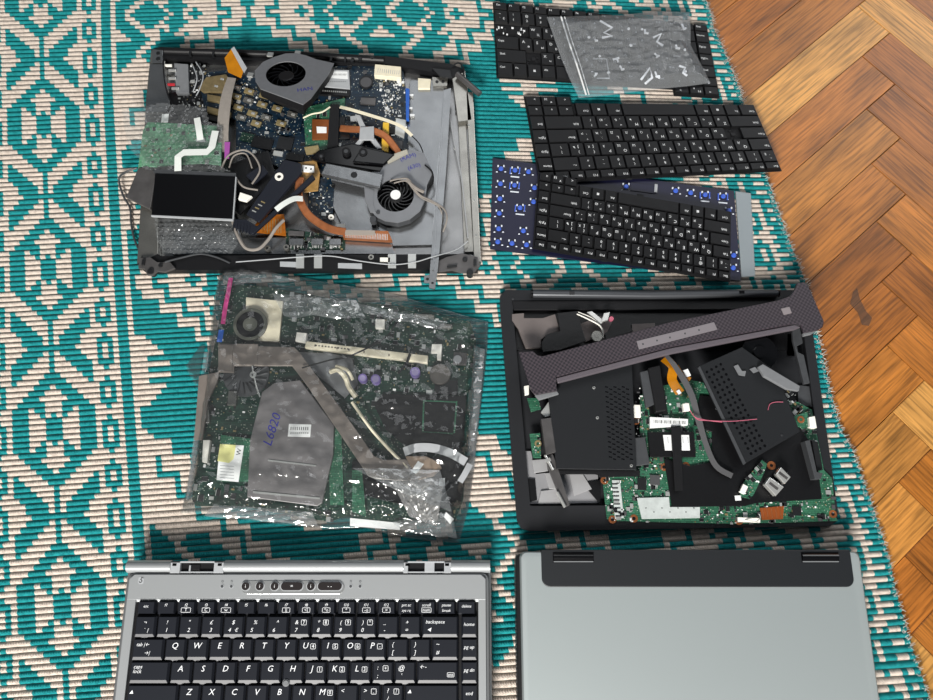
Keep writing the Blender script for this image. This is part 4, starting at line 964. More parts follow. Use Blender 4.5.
# ---------------------------------------------------------------- opened laptop tray full of parts, upper left
def tray():
    r = thing('laptop_chassis', 'open metal laptop bottom tray crowded with boards, fans and cables, upper left', 'laptop case', W(312, 165, 3.5))
    out = [(151, 50), (160, 47), (385, 56), (452, 64), (465, 70), (472, 120), (481, 262), (478, 270), (143, 270), (137, 264), (141, 200), (146, 100)]
    inn = [(165, 60), (166, 58), (385, 64), (445, 74), (452, 78), (458, 122), (464, 252), (463, 254), (160, 256), (158, 254), (158, 200), (163, 100)]
    st = mat('tray_metal', (150, 150, 150), .25, metal=.85, var=.2, vscale=22, bump=.8, bscale=22)
    g = G(); g.prism(out, 3.6, 5.2); obj('tray_floor', g, st, r)
    n = len(out)
    for rng in ((0, 1, 2, 3), (7, 8)):
        g = G()
        for i in rng: g.prism([out[i], out[(i+1) % n], inn[(i+1) % n], inn[i]], 5.2, 15)
        obj('black_rim', g, M['black'], r)
    g = G()
    for i in (9, 10, 11): g.prism([out[i], out[(i+1) % n], inn[(i+1) % n], inn[i]], 5.2, 14)
    obj('metal_side_wall', g, M['steel'], r, bev=.5)
    g = G(); g.prism([out[4], out[5], inn[5], inn[4]], 5.2, 14)
    g.prism([(466, 92), (473, 92), (481, 262), (474, 262)], 5.2, 14); g.prism([(458, 122), (466, 122), (474, 252), (464, 252)], 5.2, 9)
    g.prism([(452, 78), (465, 70), (472, 120), (458, 122)], 5.2, 9)
    obj('metal_side_wall', g, M['steel'], r, bev=.5)
    # upper left mirror-like wall panel
    g = G(); g.prism([(150, 64), (163, 64), (170, 105), (166, 112), (146, 112)], 14, 15.4); g.cyl(158, 53, 2.2, 15, 16, 12, 1); g.cyl(158, 58.5, 2.4, 15, 16, 12, 1); g.prism([(152, 49), (163, 50), (162, 63), (152, 63)], 14.9, 15.5)
    obj('corner_plate', g, [M['alu'], M['chip']], r, bev=.3)
    # black hinge bar on the far edge with screws and gaps
    g = G(); g.tube([(165, 51, 16), (300, 55, 16), (384, 60, 16)], 3.6, 12, sub=2); obj('rear_bar', g, M['black'], r)
    g = G()
    for x in (190, 213, 233, 331, 345): g.rbox(x, 51.5 + (x-165)*.04, 2.2, 6, 0, 16, 20)
    for x, y in ((352, 60), (360, 58.5), (372, 57)): g.cyl(x, y, 2, 16, 20, 12)
    obj('bar_brackets', g, M['chip'], r)
    # bottom rim with silver tabs and stickers
    for x0, x1 in ((296, 304), (314, 322), (388, 396), (408, 416)): obj('silver_tab', G().prism([(x0, 254), (x1, 254), (x1, 268), (x0, 268)], 15, 15.8), M['tin'], r)
    g = G()
    for x0, x1, y in ((338, 362, 263), (280, 300, 261.5)): g.prism([(x0, y), (x1, y+.5), (x1, y+6), (x0, y+5)], 15, 15.3)
    obj('printed_sticker', g, M['lgrey'], r)
    g = G(); g.prism([(380, 257.5), (390, 257.5), (390, 262), (380, 262)], 15, 15.8); obj('white_patch', g, M['whitep'], r)
    for x, y in ((371, 257), (267, 248), (286, 247)): 
        g = G(); g.cyl(x, y, 3, 9, 15.4, 16); g.cyl(x, y, 1.3, 15.4, 15.7, 10, 1); obj('standoff', g, [M['steel'], M['chip']], r, bev=.3)
    # corner hinge brackets
    g = G(); g.prism([(139, 258), (150, 257), (157, 262), (170, 262), (175, 268), (165, 272), (157, 271), (153, 275), (147, 275), (145, 269), (138, 268)], 15, 18)
    g.cyl(150, 271, 3, 10, 20, 12, 1); g.cyl(160, 265, 2, 18, 20, 12, 1); g.rbox(143, 262, 3, 6, 0, 18, 20, 1); obj('hinge_bracket', g, [M['darksteel'], M['chip']], r, bev=.4)
    g = G(); g.prism([(436, 262), (446, 257), (462, 253), (478, 257), (480, 266), (474, 272), (462, 273), (452, 270), (438, 272)], 15, 17.5)
    g.cyl(470, 272, 3.4, 10, 19, 12, 1); g.cyl(465, 259, 2.6, 17.5, 19, 14, 1); g.rbox(452, 266, 10, 2, 8, 17.5, 19.5, 1); g.rbox(475, 262, 3, 7, 0, 17.5, 20, 1); obj('hinge_bracket', g, [M['darksteel'], M['chip']], r, bev=.4)
    # steel plates on the right of the tray
    g = G(); g.prism([(410, 80), (445, 80), (432, 245), (345, 247), (350, 215), (395, 215)], 5.2, 8.5); g.prism([(332, 180), (372, 190), (378, 232), (345, 232), (332, 205)], 5.2, 10.5); o = obj('inner_plate', g, M['alu'], r, bev=.4)
    g = G(); g.prism([(418, 78), (431, 79), (430, 88), (418, 88)], 8.5, 12, 1); g.prism([(432, 77), (448, 77), (447, 86), (433, 86)], 8.5, 13); g.cyl(437, 81.5, 1.8, 13, 13.4, 10, 2); g.cyl(443, 81.5, 1.8, 13, 13.4, 10, 2)
    obj('latch_block', g, [M['steel'], M['cream'], M['chip']], r, bev=.3)
    g = G()
    for x, y in ((402, 82), (411, 95), (410, 108), (412, 115)): g.rbox(x, y, 5, 3, 0, 8.5, 12)
    obj('shield_finger', g, M['chrome'], r, bev=.4)
    g = G(); g.prism([(455, 103), (461, 103), (461, 110), (455, 110)], 9, 10.5); obj('black_square', g, M['chip'], r)
    for x, y in ((459, 92), (469, 125), (471, 160), (474, 200), (476, 235), (455, 148), (447, 138)): screw(r, x, y, 9.2 if x < 462 else 14.1, 1.3, 'tin')
    # lower steel shelf
    g = G(); g.prism([(175, 212), (235, 216), (240, 238), (345, 236), (390, 240), (395, 254), (172, 254)], 5.2, 9.2); obj('lower_shelf', g, M['alu'], r, bev=.4)
tray()
def fan(root, c, Rr, rh, z, hubm, blades=9, nrm=None):
    pass
def impeller(root, T, R0, z0, z1, nb, hub, bm, hm, sweep=.9, lab=None):
    g = G(T); n = 28
    vs = []
    def pt(a, r_, z): return T(r_*math.cos(a), r_*math.sin(a), z)
    for i in range(nb):
        a0 = 2*math.pi*i/nb
        for k in range(4):
            ra = hub + (R0-hub)*k/4; rb = hub + (R0-hub)*(k+1)/4; aa = a0 + sweep*k/4; ab = a0 + sweep*(k+1)/4; t = .55
            q = [(aa, ra), (ab, rb)]; b = len(g.v)
            ps = []
            for (an, rd) in q:
                da = t/rd
                ps += [pt(an - da, rd, z0), pt(an + da, rd, z0), pt(an + da, rd, z1), pt(an - da, rd, z1)]
            g.add(ps, [[0, 4, 5, 1], [1, 5, 6, 2], [2, 6, 7, 3], [3, 7, 4, 0]] + ([[0, 1, 2, 3]] if k == 0 else []) + ([[7, 6, 5, 4]] if k == 3 else []))
    obj('blades', g, bm, root)
    g = G(T)
    vs = [pt(2*math.pi*i/n, hub, z0) for i in range(n)] + [pt(2*math.pi*i/n, hub, z1) for i in range(n)] + [pt(2*math.pi*i/n, hub*.85, z1+.5) for i in range(n)]
    g.add(vs, [[i, (i+1) % n, n+(i+1) % n, n+i] for i in range(n)] + [[n+i, n+(i+1) % n, 2*n+(i+1) % n, 2*n+i] for i in range(n)] + [[2*n+i for i in range(n)]])
    h = obj('hub', g, hm, root)
    return h
def holeplate(T, outline, cx, cy, rr_, z0, z1, g, m=0, n=40):
    """plate with a round hole; outline must be star-shaped around the hole"""
    def ray(a):
        best = None; dx, dy = math.cos(a), math.sin(a)
        for i in range(len(outline)):
            x1, y1 = outline[i][0]-cx, outline[i][1]-cy; x2, y2 = outline[(i+1) % len(outline)][0]-cx, outline[(i+1) % len(outline)][1]-cy
            ex, ey = x2-x1, y2-y1; dn = dx*ey - dy*ex
            if abs(dn) < 1e-9: continue
            t = (x1*ey - y1*ex)/dn; s_ = (x1*dy - y1*dx)/dn
            if t > 0 and -1e-6 <= s_ <= 1+1e-6 and (best is None or t > best): best = t
        return cx + dx*best, cy + dy*best
    angs = sorted([2*math.pi*i/n for i in range(n)] + [math.atan2(y-cy, x-cx) % (2*math.pi) for x, y in outline]); k = len(angs)
    o = [ray(a) for a in angs]; ii = [(cx + rr_*math.cos(a), cy + rr_*math.sin(a)) for a in angs]
    vs = [T(x, y, z0) for x, y in o] + [T(x, y, z1) for x, y in o] + [T(x, y, z1) for x, y in ii] + [T(x, y, z0) for x, y in ii]
    fs = []
    for i in range(k):
        j = (i+1) % k
        fs += [[i, j, k+j, k+i], [k+i, k+j, 2*k+j, 2*k+i], [2*k+i, 2*k+j, 3*k+j, 3*k+i], [3*k+i, 3*k+j, j, i]]
    g.add(vs, fs, m)
def recalc(o):
    bm = bmesh.new(); bm.from_mesh(o.data); bmesh.ops.recalc_face_normals(bm, faces=bm.faces); bm.to_mesh(o.data); bm.free()
def tray_contents():
    # blue motherboard on the right half of the far side
    r = thing('motherboard', 'dark blue motherboard with cream socket and chips at the tray\'s far edge', 'circuit board', W(360, 100, 9))
    poly = [(325, 66), (370, 66), (403, 69.5), (406, 90), (409, 160), (395, 172), (300, 175), (262, 160), (236, 150), (236, 120), (300, 108), (318, 100)]
    av = [[(322, 66), (352, 68), (350, 92), (320, 90)], [(372, 62), (402, 64), (402, 78), (372, 78)]]
    board(r, poly, 9.2, 1.4, M['pcbb'], 330, -4, 41, av)
    g = G(); g.prism([(324, 69.5), (349, 70), (350, 89), (324, 86.5)], 10.6, 14.6); o = obj('shielded_module', g, M['lgrey'], r, bev=.3)
    g = G(); g.prism([(327, 71), (347.5, 71.5), (348, 79), (326.5, 77.5)], 14.6, 14.8)
    for i in range(14): g.rbox(329 + i*1.3, 74.5, .5, 2.4, -3, 14.8, 14.85, 1)
    for i in range(10): g.rbox(329 + i*1.8, 81.5, .7, 1.3, -3, 14.7, 14.75, 1)
    obj('barcode_label', g, [M['label'], M['chipg']], o)
    g = G(); g.prism([(321, 87.5), (350, 90), (349.5, 96), (319, 94)], 10.6, 14); 
    for i in range(12): g.rbox(323 + i*2.1, 90.5 + i*.15, 1.0, 1.6, -3, 14, 14.3, 1)
    obj('black_socket', g, [M['foam'], M['tin']], r)
    g = G(); g.prism([(375, 64), (401, 66.5), (401, 77.5), (374, 75)], 10.6, 17.5); c = obj('cream_socket', g, M['cream'], r, bev=.5)
    g = G()
    for i in range(11): g.rbox(378 + i*2.1, 70.5 + i*.2, .5, 5, -4, 17.5, 17.6)
    obj('socket_pins', g, M['lgrey'], c)
    g = G(); smd(g, [(379, 77), (401, 79), (401, 117), (384, 117)], 150, 10.6, -2, 43, big=.8); obj('capacitor_field', g, [M['tin'], M['label'], M['label'], M['label'], M['chipg']], r, kind='stuff')
    g = G(); g.prism([(405.5, 88), (409.5, 88.5), (409, 119), (406, 119)], 10.6, 16); obj('blue_socket', g, M['blue'], r, bev=.4)
    g = G(); g.ring(408, 66, 1.5, 3.4, 10.6, 13, 16); obj('brass_eyelet', g, M['gold'], r)
    g = G(); g.cyl(366, 82, 7.5, 10.6, 13.4, 24); g.cyl(366, 82, 6, 13.4, 14, 24, 1); obj('coil', g, [M['chip'], M['chipg']], r)
    chip(r, 368, 101, 16, 8, -3, 10.6, 2.2, 'darksteel'); chip(r, 350, 108, 7, 7, 10, 10.6, 2, 'chip'); chip(r, 345, 135, 10, 10, 5, 10.6, 1.5, 'chip')
    g = G(); g.prism([(383, 122), (389, 122.5), (388.5, 152), (381, 151)], 10.6, 15.5); obj('yellow_sleeve', g, M['yellow'], r, bev=.5)
    g = G(); g.prism([(396, 118), (406, 120), (404, 138), (395, 134)], 10.6, 12.4); obj('metal_pad', g, M['tin'], r)
    for x, y, w_, h_, a, mm in ((262, 143, 22, 12, -14, 'foam'), (285, 143, 16, 14, -10, 'chip'), (247, 137, 14, 9, -14, 'pcbd'), (315, 112, 14, 6, -6, 'foam'), (340, 122, 10, 12, -4, 'foam'), (398, 145, 9, 10, 0, 'chipg'), (352, 152, 22, 8, 0, 'foam'), (295, 157, 18, 8, -10, 'foam'), (278, 153, 10, 5, -10, 'tin'), (356, 118, 12, 6, 8, 'lgrey'), (392, 130, 6, 8, 0, 'chip')):
        chip(r, x, y, w_, h_, a, 10.6, 2.4, mm, 'metal_part' if mm in ('tin', 'lgrey') else 'chip')
    # green carrier with copper square
    r = thing('processor_card', 'green card carrying a brown copper square with a white sticker', 'circuit board', W(318, 130, 12))
    board(r, [(303, 108), (345, 98), (345, 106), (331, 110), (330, 150), (306, 150)], 12, 1.2, M['pcbg'], 24, 0, 47)
    g = G(); g.prism([(312, 119), (329, 119.5), (329, 139), (312, 139.5)], 13.2, 15); cc = obj('copper_square', g, mat('brown_copper', (146, 84, 44), .4, metal=.6), r, bev=.3)
    g = G(); g.prism([(316.5, 126.5), (326.5, 127), (326.5, 133), (317, 133)], 15, 15.2); obj('white_sticker', g, M['label'], cc)
    g = G(); g.prism([(304, 147), (318, 145), (320, 152), (306, 154)], 13.2, 16); obj('brass_part', g, M['gold'], r, bev=.3)
    g = G(); g.prism([(330, 104), (339, 104), (338, 150), (327, 150)], 15.5, 17.5); one('black_strip', g, M['black'], 'upright matt black strip right of the brown copper square', 'strip', bev=.4)
    # brass and blue input board, diagonal
    r = thing('connector_board', 'dark blue and brass-coloured connector board lying diagonally left of the fan', 'circuit board', W(255, 105, 12))
    P_ = [(205, 73), (226, 70), (262, 80), (304, 112), (300, 132), (286, 135), (250, 122), (206, 112), (200, 88)]
    board(r, P_, 12, 1.4, M['pcbb'], 150, -18, 51)
    rr = random.Random(8)
    g = G(); g.prism([(198, 88), (206, 77), (226, 74), (233, 84), (230, 92), (203, 92)], 13.4, 16.5); g.prism([(207, 94), (232, 98), (232, 104), (207, 100)], 13.4, 17); g.prism([(207, 106), (231, 112), (230, 117), (207, 112)], 13.4, 16.5)
    obj('brass_frame', g, mat('brass_dull', (138, 122, 88), .4, metal=.6, var=.2), r, bev=.5)
    g = G(); g.prism([(206, 113), (219, 116), (219, 122), (207, 119)], 8, 13); obj('black_block', g, M['chip'], r)
    for i, (x, y) in enumerate(((236, 87), (249, 91), (236, 96), (248, 100), (262, 104), (277, 108), (292, 114), (238, 107), (252, 113), (266, 117), (281, 123), (264, 95), (215, 86), (221, 79), (215, 99), (241, 117), (256, 123))):
        g = G(); g.rbox(x, y, 10.5, 6, -18, 13.4, 15.6); g.rbox(x+1, y, 4, 2.6, -18, 15.6, 16.6, 1); obj('metal_contact', g, [M['gold'] if i % 3 else M['steel'], M['chrome']], r, bev=.3)
    # silver and red connectors in the far left corner
    r = thing('connector_bracket', 'grey connector block with silver and red prongs in the tray\'s far left corner', 'connector', W(180, 85, 6))
    g = G(); g.prism([(174, 63), (188, 64), (189, 93), (176, 93)], 6, 13); g.prism([(190, 66), (204, 66), (206, 84), (192, 90)], 6, 11, 1); obj('block', g, [M['grey'], M['chip']], r, bev=.5)
    for x, y, mm in ((168, 65, 'whitep'), (172, 78, 'chrome'), (171, 84, 'red'), (175, 88, 'chrome'), (172, 70, 'chrome')):
        g = G(); g.rbox(x, y, 8, 2.6, 0, 13, 15); obj('prong', g, M[mm], r, bev=.4)
    g = G(); smd(g, [(190, 64), (206, 64), (206, 108), (178, 108), (176, 95), (190, 92)], 90, 11, 10, 53); obj('small_parts', g, SM(), r, kind='stuff')
    g = G(); g.prism([(166, 94), (206, 86), (210, 150), (150, 112), (166, 108)], 5.4, 8); one('black_sheet', g, M['foam'], 'black sheet lining the tray\'s left part under the bubble wrap', 'sheet')
    g = G(); g.tube([(163, 56, 16), (164, 75, 16.5), (167, 92, 16), (172, 104, 15), (176, 112, 14)], .8); one('wire', g, M['black'], 'thin black wire along the tray\'s far left wall', 'wire')
    g = G(); g.tube([(196, 62, 14), (203, 75, 17), (200, 88, 17), (196, 96, 15)], .6); g.tube([(192, 64, 14), (197, 78, 17), (193, 92, 14)], .6); one('wires', g, M['lgrey'], 'short pale wires curling beside the grey connector block in the corner', 'wire')
    # fan leaning on the far edge
    r = thing('blower_fan', 'silver-grey blower fan with blue handwriting, leaning at the tray\'s far edge', 'fan', W(285, 75, 18))
    c0 = W(286, 74.5, 36)
    tilt = math.radians(17); rot = math.radians(-6)
    ex = Vector((math.cos(rot), math.sin(rot), 0)); ey0 = Vector((-math.sin(rot), math.cos(rot), 0)); ey = ey0*math.cos(tilt) - Vector((0,0,1))*math.sin(tilt); nz = ex.cross(ey)
    def T(u, v, z): return c0 + ex*u + ey*v + nz*z
    o_ = [(-18, 26), (-8, 33), (2, 35), (14, 33), (26, 28), (46, 24), (44, 6), (34, -34), (28, -45), (10, -38), (-20, -27), (-28, -16), (-33, 0), (-28, 16)]
    g = G(T); holeplate(T, o_, 0, 0, 20.5, 0, 1.0, g); hs = mat('fan_shell', (128, 130, 134), .45, metal=.35, var=.05); o = obj('shell_top', g, hs, r); recalc(o)
    g = G(T); n = len(o_); si = [(x*.98, y*.98) for x, y in o_]
    vs = [T(x, y, -8.5) for x, y in si] + [T(x, y, 0) for x, y in si]; g.add(vs, [[i, (i+1) % n, n+(i+1) % n, n+i] for i in range(n)] + [list(range(n))]); o = obj('shell_side', g, M['black'], r); recalc(o)
    impeller(r, T, 19.5, -7.5, -1.5, 13, 8, M['black_gloss'], M['black'], .7)
    g = G(T); vs, fs = glyph('HAN'); g.add([T(25 + (x*7.5)*math.cos(.35) - (y*7.5)*math.sin(.35), -22 + (x*7.5)*math.sin(.35) + y*7.5*math.cos(.35), 1.1) for x, y in vs], fs); obj('handwriting', g, M['ink'], r)
    g = G(T)
    for k in range(3): 
        vs, fs = glyph('0'); g.add([T(36 + x*3, -4 - k*5 + y*3, 1.1) for x, y in vs], fs)
    obj('embossed_marks', g, M['grey'], r)
    for (u, v) in ((-24, 30), (4, 37), (-36, -6)):
        g = G(T); q = [(u-3, v-3), (u+3, v-3), (u+3, v+3), (u-3, v+3)]; g.add([T(x, y, -1) for x, y in q] + [T(x, y, .8) for x, y in q], [[0,1,2,3],[4,5,6,7],[0,1,5,4],[1,2,6,5],[2,3,7,6],[3,0,4,7]]); o = obj('lug', g, M['tin'], r); recalc(o)
    # black vertical box below the fan outlet
    g = G(); g.prism([(260, 93), (264, 90), (305, 104), (304, 112)], 17, 24); one('vent_duct', g, M['black'], 'narrow black duct piece below the leaning fan', 'duct', bev=.4)
    # second fan with heat pipe
    r = thing('heatsink_fan', 'flat grey fan with white hub, copper pipe and blue handwriting in the tray', 'fan', W(395, 195, 11))
    def T2(u, v, z): return Vector((c1.x + u, c1.y - v, z))
    c1 = W(395.5, 195, 21)
    def loc(px, py): p = W(px, py, 21); return p.x - c1.x, -(p.y - c1.y)
    ol = [loc(*p) for p in ((364, 178), (372, 172), (380, 172), (387, 160), (410, 149), (424, 153), (433, 172), (427, 185), (425, 200), (420, 211), (410, 219), (398, 222.5), (385, 221), (375, 216), (368, 205), (366, 190))]
    fm = mat('fan_grey', (128, 130, 134), .4, metal=.4, var=.08, vscale=50)
    g = G(T2); holeplate(T2, ol, 0, 0, 18.6, 19.6, 21, g); o = obj('shell_top', g, fm, r); recalc(o)
    g = G(T2); n = len(ol); g.add([T2(x, y, 11) for x, y in ol] + [T2(x*.995, y*.995, 19.6) for x, y in ol], [[i, (i+1) % n, n+(i+1) % n, n+i] for i in range(n)] + [list(range(n))]); o = obj('shell_side', g, M['dgrey'], r); recalc(o)
    impeller(r, T2, 18, 12, 19, 15, 7.5, M['black_gloss'], M['black'], -.8)
    g = G(); g.cyl(395.5, 194.5, 5.2, 19.4, 20.2, 24); obj('hub_sticker', g, M['label'], r)
    g = G(); g.text('(RAM)', 408, 157, 21.1, 6.5, 22); g.text('(630)', 414, 166.5, 21.1, 6.5, 20); obj('handwriting', g, M['ink'], r)
    g = G(); g.prism([(385, 157), (407, 149), (408, 153), (388, 163)], 21, 23.5); obj('foil_tape', g, mat('foil_tape', (176, 172, 158), .35, metal=.3, bump=.3, bscale=300), r, bev=.3)
    g = G(); g.prism([(326, 163), (383, 174), (380, 187.5), (321, 174)], 21, 27); bl = obj('steel_cover', g, M['alu'], r, bev=.8)
    g = G(); g.cyl(354, 174.8, 3.4, 27, 27.2, 18); obj('hole', g, M['chip'], bl)
    g = G(); g.prism([(364, 186), (374, 190), (373, 203), (376, 213), (370, 212), (365, 200)], 20, 21.8); obj('duct_plate', g, fm, r, bev=.4)
    g = G(); 
    def pipe(pts, wd, g): g.strip(pts, wd, 3.2)
    pipe([(301, 178, 18), (299, 195, 18), (306, 212, 18), (318, 223, 17), (332, 230, 17), (346, 232.5, 17)], 8, g); obj('copper_pipe', g, M['copper'], r, bev=1.2)
    g = G(); g.prism([(344, 230), (388, 231), (392, 240), (343, 237)], 11, 18); 
    for i in range(26): g.rbox(346 + i*1.65, 234.6 + i*.1, .5, 6.5, 0, 18, 18.6, 1)
    obj('fin_stack', g, [M['copper'], M['chrome']], r)
    g = G(); g.prism([(345, 230), (375, 230.5), (375, 235), (345, 235)], 18.6, 19.6); obj('fin_tape', g, mat('fin_tape', (170, 160, 150), .4, metal=.4), r)
    g = G(); g.cyl(373, 219, 3.4, 15, 22, 14); g.cyl(378, 212, 2, 21, 22, 10); obj('mount_ear', g, M['dgrey'], r)
    # second copper pipe with silver clamp
    r = thing('heat_pipe', 'short copper heat pipe held by a silver spring clamp on the blue motherboard', 'heat pipe', W(365, 133, 13))
    g = G(); g.strip([(340, 129, 15), (352, 130, 16), (370, 131, 16), (384, 136, 16), (394, 147, 16), (402, 160, 15)], 7.5, 3); obj('copper_pipe', g, M['copper'], r, bev=1.2)
    g = G(); g.prism([(360, 127), (374, 126), (374, 140), (359, 140)], 19, 20.6); g.prism([(355, 114), (360, 115), (366, 127), (360, 127)], 15, 19.4); g.prism([(359, 139), (364, 139), (358, 147), (353, 146)], 15, 19.4); g.prism([(370, 139), (375, 138), (382, 148), (377, 149)], 15, 19.4); obj('spring_clamp', g, M['lgrey'], r, bev=.5)
    # white flat cable
    g = G(); g.strip([(340, 107, 17), (352, 110, 21), (372, 116, 21), (388, 121, 21), (402, 127, 20), (412, 136, 19)], 3.4, .5); one('white_cable', g, M['cream'], 'white flat cable arching over the blue motherboard towards the steel plate', 'cable')
    g = G(); g.tube([(412, 136, 19), (420, 145, 18), (424, 158, 17), (421, 170, 20)], .6); one('wire', g, M['black'], 'thin black wire continuing from the white cable to the flat fan', 'wire')
    g = G(); g.tube([(303, 118, 20), (312, 114, 21), (322, 112, 21), (330, 107, 20)], .9); one('wire', g, M['cream'], 'short cream wire next to the leaning fan\'s outlet', 'wire')
    # black plastic lumps in the middle
    r = thing('plastic_hinge_cover', 'shapeless black plastic parts heaped between the copper square and the flat fan', 'plastic part', W(345, 155, 14))
    g = G(); g.prism([(318, 150), (352, 143), (385, 150), (382, 160), (396, 158), (380, 172), (325, 163), (310, 158)], 14, 20.5); g.prism([(362, 146), (396, 154), (384, 165), (352, 162)], 20.5, 24); obj('body', g, M['black_gloss'], r, bev=1.5)
    for x, y, rd in ((346, 151, 4.5), (363, 152, 4.5), (321, 156, 3)): g = G(); g.cyl(x, y, rd, 20, 25, 18); g.cyl(x, y, rd*.5, 25, 25.3, 14, 1); obj('boss', g, [M['black'], M['dgrey']], r, bev=.6)
    # diagonal dark bars
    r = thing('plastic_latch', 'navy-black plastic bar with a white-ringed hole lying diagonally in the middle', 'plastic part', W(270, 195, 18))
    nb = mat('navy_plastic', (24, 27, 36), .4, spec=.4)
    g = G(); g.prism([(284, 159), (301, 163), (302, 172), (259, 222), (246, 214)], 20, 24.5); obj('bar', g, nb, r, bev=.8)
    g = G(); g.prism([(312, 174), (315, 178), (253, 234), (232, 226), (234, 219), (246, 219), (257, 226)], 22, 26); g2 = obj('ridged_bar', g, nb, r, bev=.8)
    g = G()
    for i in range(6): g.prism([(234 + i*3, 221 + i*.8), (235 + i*3, 221 + i*.8), (233.5 + i*3.2, 230 + i*.9), (232.5 + i*3.2, 229.6 + i*.9)], 26, 26.8)
    obj('ridges', g, nb, g2)
    g = G(); g.ring(279, 176.5, 2.0, 4.4, 24.5, 25.3, 20); g.cyl(279, 176.5, 2, 24.5, 24.7, 12, 1); obj('eyelet', g, [M['whitep'], M['chip']], r)
    for i, (x, y) in enumerate(((254, 211), (257, 208), (260, 205), (263, 202))): g = G(); g.rbox(x, y, 4.5, 1.1, -25, 24.5, 25.2); obj('contact', g, M['gold'] if i % 2 else M['tin'], r)
    # small laser ribbon pieces at pipe start
    r = thing('amber_circuit', 'orange-brown printed film with fine lines beside the copper pipe\'s bend', 'film', W(268, 229, 12))
    am = mat('amber_print', (150, 84, 14), .3, var=.3, vscale=300)
    g = G(); g.prism([(255, 225), (262, 216), (284, 214), (286, 236), (252, 232)], 12, 12.6); a_ = obj('film', g, am, r)
    g = G()
    for i in range(8): g.rbox(262 + i*2.7, 226, .7, 15 if i > 1 else 9, 4, 12.6, 12.8)
    obj('printed_lines', g, M['gold'], a_)
    g = G(); g.prism([(294, 163), (316, 160), (320, 173), (318, 190), (304, 192), (296, 178)], 14, 16.5); r = one('tan_board', g, mat('tan_board', (150, 116, 66), .45, var=.25, vscale=250), 'tan and brown board piece at the upper end of the copper pipe', 'circuit board', bev=.3)
    g = G(); g.prism([(302, 165), (314, 166), (314, 172), (303, 171)], 16.5, 19); g.cyl(306, 168, 1, 19, 19.2, 10, 1); g.cyl(311, 169, 1, 19, 19.2, 10, 1); one('socket', g, [M['label'], M['chip']], 'white two-hole socket at the upper end of the copper pipe', 'socket', bev=.3)
    r = thing('blue_board', 'dark blue circuit board strip between copper pipe and steel cover', 'circuit board', W(322, 205, 10))
    board(r, [(309, 180), (330, 176), (334, 190), (332, 225), (322, 224), (308, 210)], 10, 1.3, M['pcbb'], 60, 0, 61, holes=())
    g = G(); g.ring(331, 217, 1.3, 3.0, 11.3, 13.5, 16); g.rbox(341, 226, 8, 5, 0, 9.5, 13, 0); obj('eyelet', g, M['whitep'], r)
    # bottom-row circuit strip
    r = thing('socket_board', 'narrow board with silver sockets along the tray\'s near edge', 'circuit board', W(315, 243, 9.4))
    board(r, [(286, 228), (345, 238), (345, 249), (286, 249)], 9.4, 1.2, M['pcbd'], 70, 0, 63)
    for x, w_ in ((296, 17), (317, 14), (335, 14)):
        g = G(); g.rbox(x, 241.5, w_*.85, 7, 0, 10.6, 15); o = obj('silver_socket', g, M['alu'], r, bev=.5)
        g = G()
        for k in range(4): g.rbox(x - w_*.3 + k*w_*.2, 246.5, 1, 2.5, 0, 10.6, 12.2)
        obj('solder_leg', g, M['chrome'], o)
    g = G(); g.rbox(296, 233, 16, 5, -3, 10.6, 14); obj('grey_block', g, M['darksteel'], r, bev=.4)
    # amber tipped flat cable from the far edge
    r = thing('flat_cable', 'grey flat cable with an amber tip rising over the far edge and a violet end', 'cable', W(228, 110, 20))
    g = G(); g.strip([(232, 78, 27), (227, 95, 28), (224, 115, 27), (223, 135, 24), (224.5, 152, 21)], 11, .6, wf=lambda t: 9 + 3*math.sin(t*3)); obj('ribbon', g, M['flex'], r)
    g = G(); g.prism([(232, 48), (238, 52), (244, 69), (241, 78), (228, 72), (224.5, 58)], 29, 29.5); obj('amber_tip', g, M['kapton'], r)
    g = G(); g.prism([(231, 49), (234, 46.5), (247, 68), (244, 73)], 29.6, 30.2); obj('contact_edge', g, M['lgrey'], r)
    g = G(); g.prism([(224.5, 142), (230, 142), (229, 158), (224.5, 159)], 23.5, 24.2); obj('violet_end', g, mat('violet_tape', (150, 74, 150), .45), r)
    # bubble wrapped board
    r = thing('wrapped_board', 'green circuit board wrapped in bubble wrap with white flat cables, left side of the tray', 'circuit board', W(180, 145, 21))
    board(r, [(143, 130), (148, 122), (222, 126), (221, 165), (200, 163), (138, 168)], 22, 1.3, pcb_mat('pale_green_board', (84, 142, 108), (104, 160, 124), (60, 110, 84)), 50, 0, 71)
    g = G(); g.strip([(215.5, 131, 31.5), (212, 147, 32.5), (207, 152, 32.5), (184, 152.5, 32.5), (178, 157, 32.5), (178, 171, 31)], 7, .4, smooth=False); g.strip([(197, 118, 31), (199, 130, 32), (200.5, 140, 31)], 6.5, .4); obj('white_cable', g, M['flexw'], r)
    g = G(); g.rbox(200.5, 139.5, 9, 3.4, 0, 23.6, 26); obj('socket', g, M['lgrey'], r)
    g = G(); g.rbox(145, 173, 9, 8, -10, 22.2, 22.6); g.rbox(165, 118, 7, 10, 0, 24.6, 25); obj('paper_label', g, M['label'], r)
    # black touch panel
    r = thing('touch_panel', 'flat glossy black rectangular panel with thin white edge lying over the bubble wrap', 'panel', W(193, 197, 27))
    Q = [(155, 173.5), (235.5, 176.5), (232.5, 219), (151.5, 215)]
    g = G(); g.prism(Q, 27.5, 29); obj('glass', g, mat('panel_black', (5, 5, 7), .35, spec=.3), r, bev=.2)
